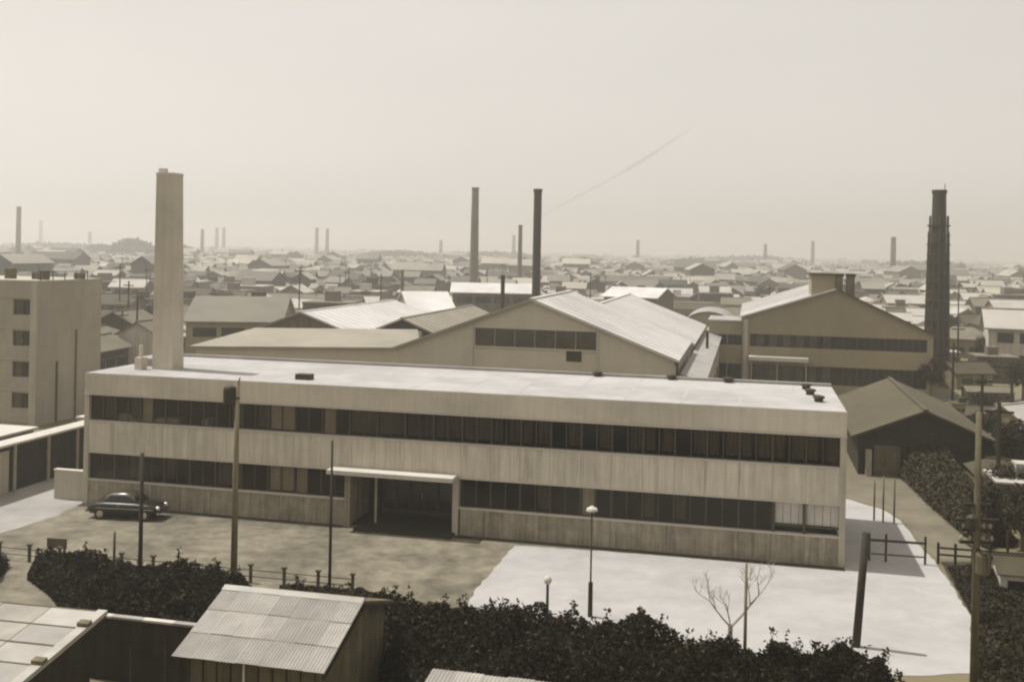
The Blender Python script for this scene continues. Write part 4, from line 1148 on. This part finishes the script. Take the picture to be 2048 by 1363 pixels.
# ------------------------------------------------------------------ the town
class House:
    pass
def house_proto(kind, roof, wall):
    """returns list of (name, mesh, offset) parts, shared by all copies"""
    parts = []
    if kind == 'gable': w_, d_, e, r_ = 8.0, 6.0, 3.3, 1.7
    elif kind == 'two_storey': w_, d_, e, r_ = 9.0, 7.0, 5.6, 1.9
    elif kind == 'hip': w_, d_, e, r_ = 9.5, 8.0, 3.6, 2.1
    elif kind == 'row': w_, d_, e, r_ = 17.0, 6.5, 3.6, 1.6
    else: w_, d_, e, r_ = 10.0, 9.0, 6.6, 0.0
    x, y = w_ / 2, d_ / 2
    mb = MB(); mb.box(-x, x, -y, y, 0, e)
    oh = 0.55
    if kind in ('gable', 'two_storey', 'row'):
        for q in (-x, x): mb.quad([(q, -y, e), (q, y, e), (q, 0, e + r_)])
    parts.append(('wall', mb.mesh('wall', WA[wall]), (0, 0, 0)))
    rb = MB()
    if kind in ('gable', 'two_storey', 'row'):
        s = r_ / y; zo = e - s * oh + 0.16
        rb.slab([(-x - oh, -y - oh, zo), (x + oh, -y - oh, zo), (x + oh, 0, e + r_ + 0.16), (-x - oh, 0, e + r_ + 0.16)], 0.18)
        rb.slab([(-x - oh, 0, e + r_ + 0.16), (x + oh, 0, e + r_ + 0.16), (x + oh, y + oh, zo), (-x - oh, y + oh, zo)], 0.18)
        rb.box(-x - oh, x + oh, -0.16, 0.16, e + r_ + 0.1, e + r_ + 0.3)
    elif kind == 'hip':
        A = [(-x - oh, -y - oh, e), (x + oh, -y - oh, e), (x + oh, y + oh, e), (-x - oh, y + oh, e)]
        a, b = (-x * 0.35, 0, e + r_), (x * 0.35, 0, e + r_)
        rb.quad([A[0], A[1], b, a]); rb.quad([A[1], A[2], b]); rb.quad([A[2], A[3], a, b]); rb.quad([A[3], A[0], a]); rb.quad(list(reversed(A)))
        rb.box(-x * 0.35, x * 0.35, -0.16, 0.16, e + r_ - 0.05, e + r_ + 0.14)
    else:
        rb.box(-x - 0.15, x + 0.15, -y - 0.15, y + 0.15, e, e + 0.3); rb.box(-1.5, 1.2, -0.5, 2.5, e + 0.3, e + 2.4)
    parts.append(('roof', rb.mesh('roof', RO[roof]), (0, 0, 0)))
    def win(a, b, c, d_):
        mb = MB(); mb.box(a - 0.06, b + 0.06, -y - 0.05, -y + 0.02, c - 0.06, d_ + 0.06, 0); mb.box(a, b, -y - 0.07, -y - 0.02, c, d_, 1)
        return mb.mesh('window', [M['frame_pale'], M['dark_pane']])
    rows = [(0.9, 2.2)] if e < 5 else [(0.9, 2.2), (3.7, 4.9)]
    n = max(2, int(w_ / 3))
    for c, d2 in rows:
        for k in range(n):
            a = -x + 0.8 + k * (w_ - 1.6) / n
            parts.append(('window', win(a + 0.2, a + (w_ - 1.6) / n - 0.5, c, d2), (0, 0, 0)))
    mb = MB(); mb.box(x - 0.02, x + 0.05, -1.2, 1.0, 0.9, 2.1); parts.append(('window', mb.mesh('window', M['dark_pane']), (0, 0, 0)))
    return parts, (w_, d_, e, r_)

KIND_WORDS = {'gable': 'single storey gabled house', 'two_storey': 'two storey gabled house', 'hip': 'hip roofed house', 'row': 'long gabled row house', 'flat': 'flat roofed concrete building'}
TONE_WORDS = {'light': 'pale', 'mid': 'grey', 'dark': 'dark'}
PROTO = {}
def place_house(kind, roof, wall, x, y, rz, sc, parts=True, label=None, zs=None):
    key = (kind, roof, wall)
    if key not in PROTO: PROTO[key] = house_proto(*key)
    pr, dim = PROTO[key]
    lab = label or '%s with %s roof and %s walls in the hazy town' % (KIND_WORDS[kind], TONE_WORDS[roof], TONE_WORDS[wall])
    T = thing('town_house' if kind != 'flat' else 'town_building', lab, 'house' if kind != 'flat' else 'building', (x, y, 0), rz, None if label else 'town %ss, %s roof, %s walls' % (KIND_WORDS[kind], TONE_WORDS[roof], TONE_WORDS[wall]))
    T.scale = (sc, sc, zs or sc)
    for nm, me, off in pr:
        if nm == 'window' and not parts: continue
        link(nm, me, T)
    return T

# houses that can be told apart near the road on the right
for u, v, kind, roof, wall, rz, sc, lab in (
        (2050, 742, 'two_storey', 'light', 'light', -20, 1.15, 'white two storey house with bright walls above the road'),
        (1985, 762, 'flat', 'mid', 'dark', -10, 0.5, 'small dark flat roofed building beside the road'),
        (1930, 774, 'gable', 'dark', 'mid', 12, 0.62, 'little dark roofed house touching the roadside by the factory'),
        (1925, 712, 'hip', 'mid', 'mid', -30, 0.85, 'brown hip roofed house behind the scaffolded chimney'),
        (1990, 705, 'gable', 'mid', 'dark', 65, 0.8, 'brown gabled house turned sideways behind the white house'),
        (1945, 662, 'row', 'light', 'mid', 20, 0.7, 'row house with pale roof past the scaffolded chimney'),
        (1975, 858, 'gable', 'dark', 'mid', -28, 0.42, 'dark roofed hut just below the road'),
        (2036, 868, 'gable', 'light', 'mid', 30, 0.55, 'pale roofed cottage just below the road'),
        (2065, 935, 'gable', 'light', 'dark', 35, 0.7, 'cottage with light roof at the lane hedge corner'),
        (1990, 930, 'flat', 'light', 'dark', -13, 0.26, 'tiny flat hut with a pale top behind the lane hedge'),
        (2005, 985, 'hip', 'dark', 'mid', -13, 0.42, 'tiny dark hip roofed hut behind the tall concrete pole'),
        (2050, 1045, 'flat', 'light', 'dark', -13, 0.4, 'low hut with flat light roof past the garden fence'),
        (2048, 1180, 'gable', 'dark', 'light', -13, 0.32, 'white walled garden hut inside the garden fence'),
        (1925, 838, 'flat', 'dark', 'mid', -13, 0.24, 'squat dark flat hut right below the road edge'),
        (2015, 915, 'gable', 'dark', 'dark', 50, 0.45, 'black walled hut between the cottages and the lane hedge'),
        (1975, 800, 'row', 'mid', 'dark', -5, 0.3, 'small long store standing on the road verge'),
        (2045, 1000, 'gable', 'dark', 'dark', -30, 0.5, 'dark hut above the flat light roofed hut'),
        (1960, 625, 'row', 'dark', 'light', -25, 0.8, 'long dark roofed row beyond the scaffolded chimney'),
        (1890, 735, 'flat', 'light', 'mid', -13, 0.36, 'little pale block at the corner of the brown factory')):
    x, y = unproject(u, v)
    place_house(kind, roof, wall, x, y, R(rz), sc, label=lab)

# general fabric of the town, laid out in blocks
BLOCK = []   # things built above: no house inside these site-grid rectangles
for s0, s1, t0, t1 in ((-10, 62, -2, 24), (8, 38, 18, 82), (33, 64, 60, 104), (45, 60, 18, 48)):
    BLOCK.append((s0, s1, t0, t1))
def blocked(x, y):
    dx, dy = x - SITE.o[0], y - SITE.o[1]
    s = dx * SITE.e[0] + dy * SITE.e[1]; t = dx * SITE.n[0] + dy * SITE.n[1]
    if any(a - 6 < s < b + 6 and c - 6 < t < d + 6 for a, b, c, d in BLOCK): return True
    if -46 < x < 40 and y < 178 and y > 60: return True            # works and its halls
    if -62 < x < -30 and y < 118: return True                      # apartment
    if -26 < x < 12 and 178 <= y < 262: return x > -20 and y < 250
    if 14 < x < 42 and 178 <= y < 250: return True
    if x > 30 and y < 128: return True
    for hx, hy in HAND:
        if math.hypot(hx - x, hy - y) < 12: return True
    return False
HAND = []
for o in bpy.data.objects:
    if o.name.startswith(('town_house', 'town_building')) and o.type == 'EMPTY': HAND.append((o.location.x, o.location.y))
cand = []
g = random.Random(21)
for i in range(-50, 51):
    for j in range(7, 64):
        a, b = i * 10.2 + g.uniform(-1.8, 1.8) + (4 if (j // 2) % 3 == 0 else 0), j * 9.6 + g.uniform(-1.5, 1.5) + 3.5 * (j // 4)
        th = R(-9)
        x, y = a * math.cos(th) - b * math.sin(th), a * math.sin(th) + b * math.cos(th)
        if y < 90 or abs(x) > y * 0.54 + 8: continue
        if blocked(x, y): continue
        if g.random() < 0.10: continue
        cand.append((y, x, g.random(), g.random(), g.random(), g.random()))
cand.sort()
near, far = cand[:285], cand[285:]
def choose(r1, r2, r3):
    kind = 'gable' if r1 < 0.36 else 'two_storey' if r1 < 0.58 else 'hip' if r1 < 0.76 else 'row' if r1 < 0.9 else 'flat'
    roof = 'light' if r2 < 0.40 else 'mid' if r2 < 0.80 else 'dark'
    wall = {'light': 'mid', 'mid': 'light' if r3 < 0.5 else 'dark', 'dark': 'mid'}[roof]
    return kind, roof, wall
for y, x, r1, r2, r3, r4 in near:
    kind, roof, wall = choose(r1, r2, r3)
    rz = R(-9 + (90 if r4 < 0.4 else 0) + (r3 - 0.5) * 14)
    place_house(kind, roof, wall, x, y, rz, 0.66 + 0.26 * r3, parts=y < 300)

# the rest of the town, too far to tell house from house
def distant_town():
    g = np.random.default_rng(5)
    pts = [(x, y) for y, x, *_ in far if y < 485]
    y = cand[-1][0] if not far else max(p[1] for p in pts)
    yy = 480.0
    while yy < 3600:
        step = 8.2 + (yy - 480) * 0.010
        w_ = yy * 0.56
        for x in np.arange(-w_, w_, step * 1.15):
            px, py = x + g.uniform(-3, 3), yy + g.uniform(-5, 5)
            if g.random() < 0.9: pts.append((px, py))
        yy += step
    v = []; f = []; mi = []
    for (x, y) in pts:
        w_, d_, e, r_ = g.uniform(4.5, 8.5), g.uniform(4, 6.5), g.choice([2.8, 3.4, 5.0, 5.8]), g.uniform(1.2, 2.0)
        if g.random() < 0.04: w_, d_, e, r_ = w_ * 2.4, d_ * 1.8, e * 1.6, 2.5
        t = R(-9) + (math.pi / 2 if g.random() < 0.4 else 0) + g.normal(0, 0.12)
        c, s = math.cos(t), math.sin(t); X, Y = w_ / 2, d_ / 2
        i = len(v)
        for (a, b, z) in ((-X, -Y, 0), (X, -Y, 0), (X, Y, 0), (-X, Y, 0), (-X, -Y, e), (X, -Y, e), (X, Y, e), (-X, Y, e), (-X, 0, e + r_), (X, 0, e + r_)):
            v.append((x + a * c - b * s, y + a * s + b * c, z))
        for q in ((0, 1, 5, 4), (2, 3, 7, 6), (1, 2, 6, 9, 5), (3, 0, 4, 8, 7)): f.append(tuple(i + k for k in q)); mi.append(0)
        i = len(v); X += 0.5; Y += 0.5; e -= 0.1
        for (a, b, z) in ((-X, -Y, e), (X, -Y, e), (X, 0, e + r_ + 0.2), (-X, 0, e + r_ + 0.2), (X, Y, e), (-X, Y, e)):
            v.append((x + a * c - b * s, y + a * s + b * c, z))
        f.append((i, i + 1, i + 2, i + 3)); mi.append(1); f.append((i + 3, i + 2, i + 4, i + 5)); mi.append(1)
    me = bpy.data.meshes.new('distant_town'); me.from_pydata(v, [], f)
    me.materials.append(mat('far_wall', 0.13, 0.2, 0.05, bump=0, island=0.5, k=0.4)); me.materials.append(mat('far_roof', 0.19, 0.2, 0.05, bump=0, island=0.75, k=0.6))
    me.polygons.foreach_set("material_index", mi); me.update()
    o = link('distant_town', me)
    tag(o, 'hazy mass of low town roofs stretching to the horizon', 'town'); o["kind"] = "stuff"
distant_town()

# trees among the houses
for k, (u, v, h_, r_, lab) in enumerate((
        (1862, 800, 5.0, 1.5, 'small dark tree at the corner of the dark gabled house'), (2030, 720, 7, 2.6, 'dark tree in front of the white two storey house'), (2046, 800, 5, 2.0, 'round dark tree on the road edge'),
        (1975, 905, 4.0, 1.6, 'small dark tree among the cottages below the road'), (2025, 985, 5.5, 1.6, 'narrow dark tree beside the tiny hut'), (2010, 1040, 4.2, 1.5, 'dark tree overhanging the garden fence'),
        (1965, 845, 3.4, 1.3, 'low tree between the road and the pale roofed cottage'), (1975, 1075, 3.2, 1.2, 'dark tree right behind the tall concrete pole'), (2045, 1100, 3.6, 1.4, 'dark tree between the light hut and the garden hut'),
        (2012, 945, 3.6, 1.3, 'leafy dark tree shading the black walled hut'), (2035, 1045, 3.4, 1.3, 'dark tree at the side of the flat light roofed hut'), (1955, 960, 3.0, 1.1, 'dark tree at the outer side of the lane hedge'), (1900, 690, 6.0, 2.2, 'dark tree at the foot of the scaffolded chimney'), (1965, 735, 5.0, 1.8, 'dark tree between the brown houses and the road'))):
    x, y = unproject(u, v)
    tree('tree', lab, x, y, h_, r_, 3200, M['tree_leaf'], 40 + k)
g = random.Random(5)
for k in range(44):
    for _ in range(40):
        y = g.uniform(150, 420); x = g.uniform(-0.5, 0.5) * y
        if not blocked(x, y): break
    tree('tree', 'dark tree rising between roofs of the hazy town', x, y, g.uniform(4.5, 7.5), g.uniform(1.6, 3.0), 1200, M['tree_leaf'], 80 + k, 'trees among the town houses')
def town_pole(x, y, h, label=None):
    T = thing('utility_pole', label or 'plain wooden pole with crossarm standing among the town roofs', 'utility pole', (x, y, 0), R(g.uniform(-40, 40)), None if label else 'poles among the town roofs')
    MB().tube((0, 0, 0), (0, 0, h), 0.16, 0.11, 6).build('shaft', M['pole_dark'], T)
    MB().box(-0.9, 0.9, -0.07, 0.07, h - 0.7, h - 0.55).build('crossarm', M['pole_dark'], T)
for k in range(46):
    for _ in range(60):
        y = g.uniform(120, 430); x = g.uniform(-0.5, 0.5) * y
        if not blocked(x, y): break
    town_pole(x, y, g.uniform(8, 12))
for u, v, lab in ((243, 715, 'wooden pole between the apartment block and the square chimney'), (1905, 800, 'wooden pole on the road edge behind the dark gabled house'),
                  (1962, 905, 'wooden pole behind the lane hedge near the dark roofed hut'), (2022, 860, 'wooden pole next to the pale roofed cottage'),
                  (1995, 1000, 'wooden pole beside the tiny dark hip roofed hut'), (1915, 740, 'wooden pole at the foot of the scaffolded chimney')):
    x, y = unproject(u, v)
    town_pole(x, y, 6.5, lab)

def wood():
    g = np.random.default_rng(9)
    P = []
    for cx, cy, w_, h_ in ((-335, 900, 24, 19), (-300, 920, 18, 14), (-395, 980, 22, 13), (-120, 1100, 60, 12), (180, 1000, 40, 11), (420, 1050, 60, 12), (-30, 1300, 80, 13), (330, 1400, 90, 14), (-560, 1250, 80, 14)):
        n = 900
        d = g.normal(size=(n, 3)); d /= np.linalg.norm(d, axis=1)[:, None]; d[:, 2] = abs(d[:, 2])
        P.append(np.array([cx, cy, 0]) + d * np.array([w_, w_ * 0.5, h_]) * g.uniform(0.75, 1.0, (n, 1)))
    P = np.vstack(P)
    o = link('distant_wood', leaf_mesh('distant_wood', leaf_cloud(P, P * 0 + np.array([0, -0.4, 0.8]), 3.2), M['tree_leaf']))
    tag(o, 'faint far groves of trees on the hazy skyline', 'trees'); o["kind"] = "stuff"
wood()

# ------------------------------------------------------------------ haze
HAZE = 0.00084
mb = MB(); mb.box(-4050, 4050, -210, 4550, -1.0, 74.0)
hm = bpy.data.materials.new('haze'); hm.use_nodes = True
t = hm.node_tree; t.nodes.clear()
pv = t.nodes.new("ShaderNodeVolumePrincipled"); pv.inputs["Color"].default_value = (0.985, 0.97, 0.93, 1); pv.inputs["Density"].default_value = HAZE; pv.inputs["Anisotropy"].default_value = 0.6
mo = t.nodes.new("ShaderNodeOutputMaterial"); t.links.new(pv.outputs[0], mo.inputs["Volume"])
o = mb.build('haze', hm); o["kind"] = "stuff"; tag(o, 'pale even haze lying over the whole town', 'haze')
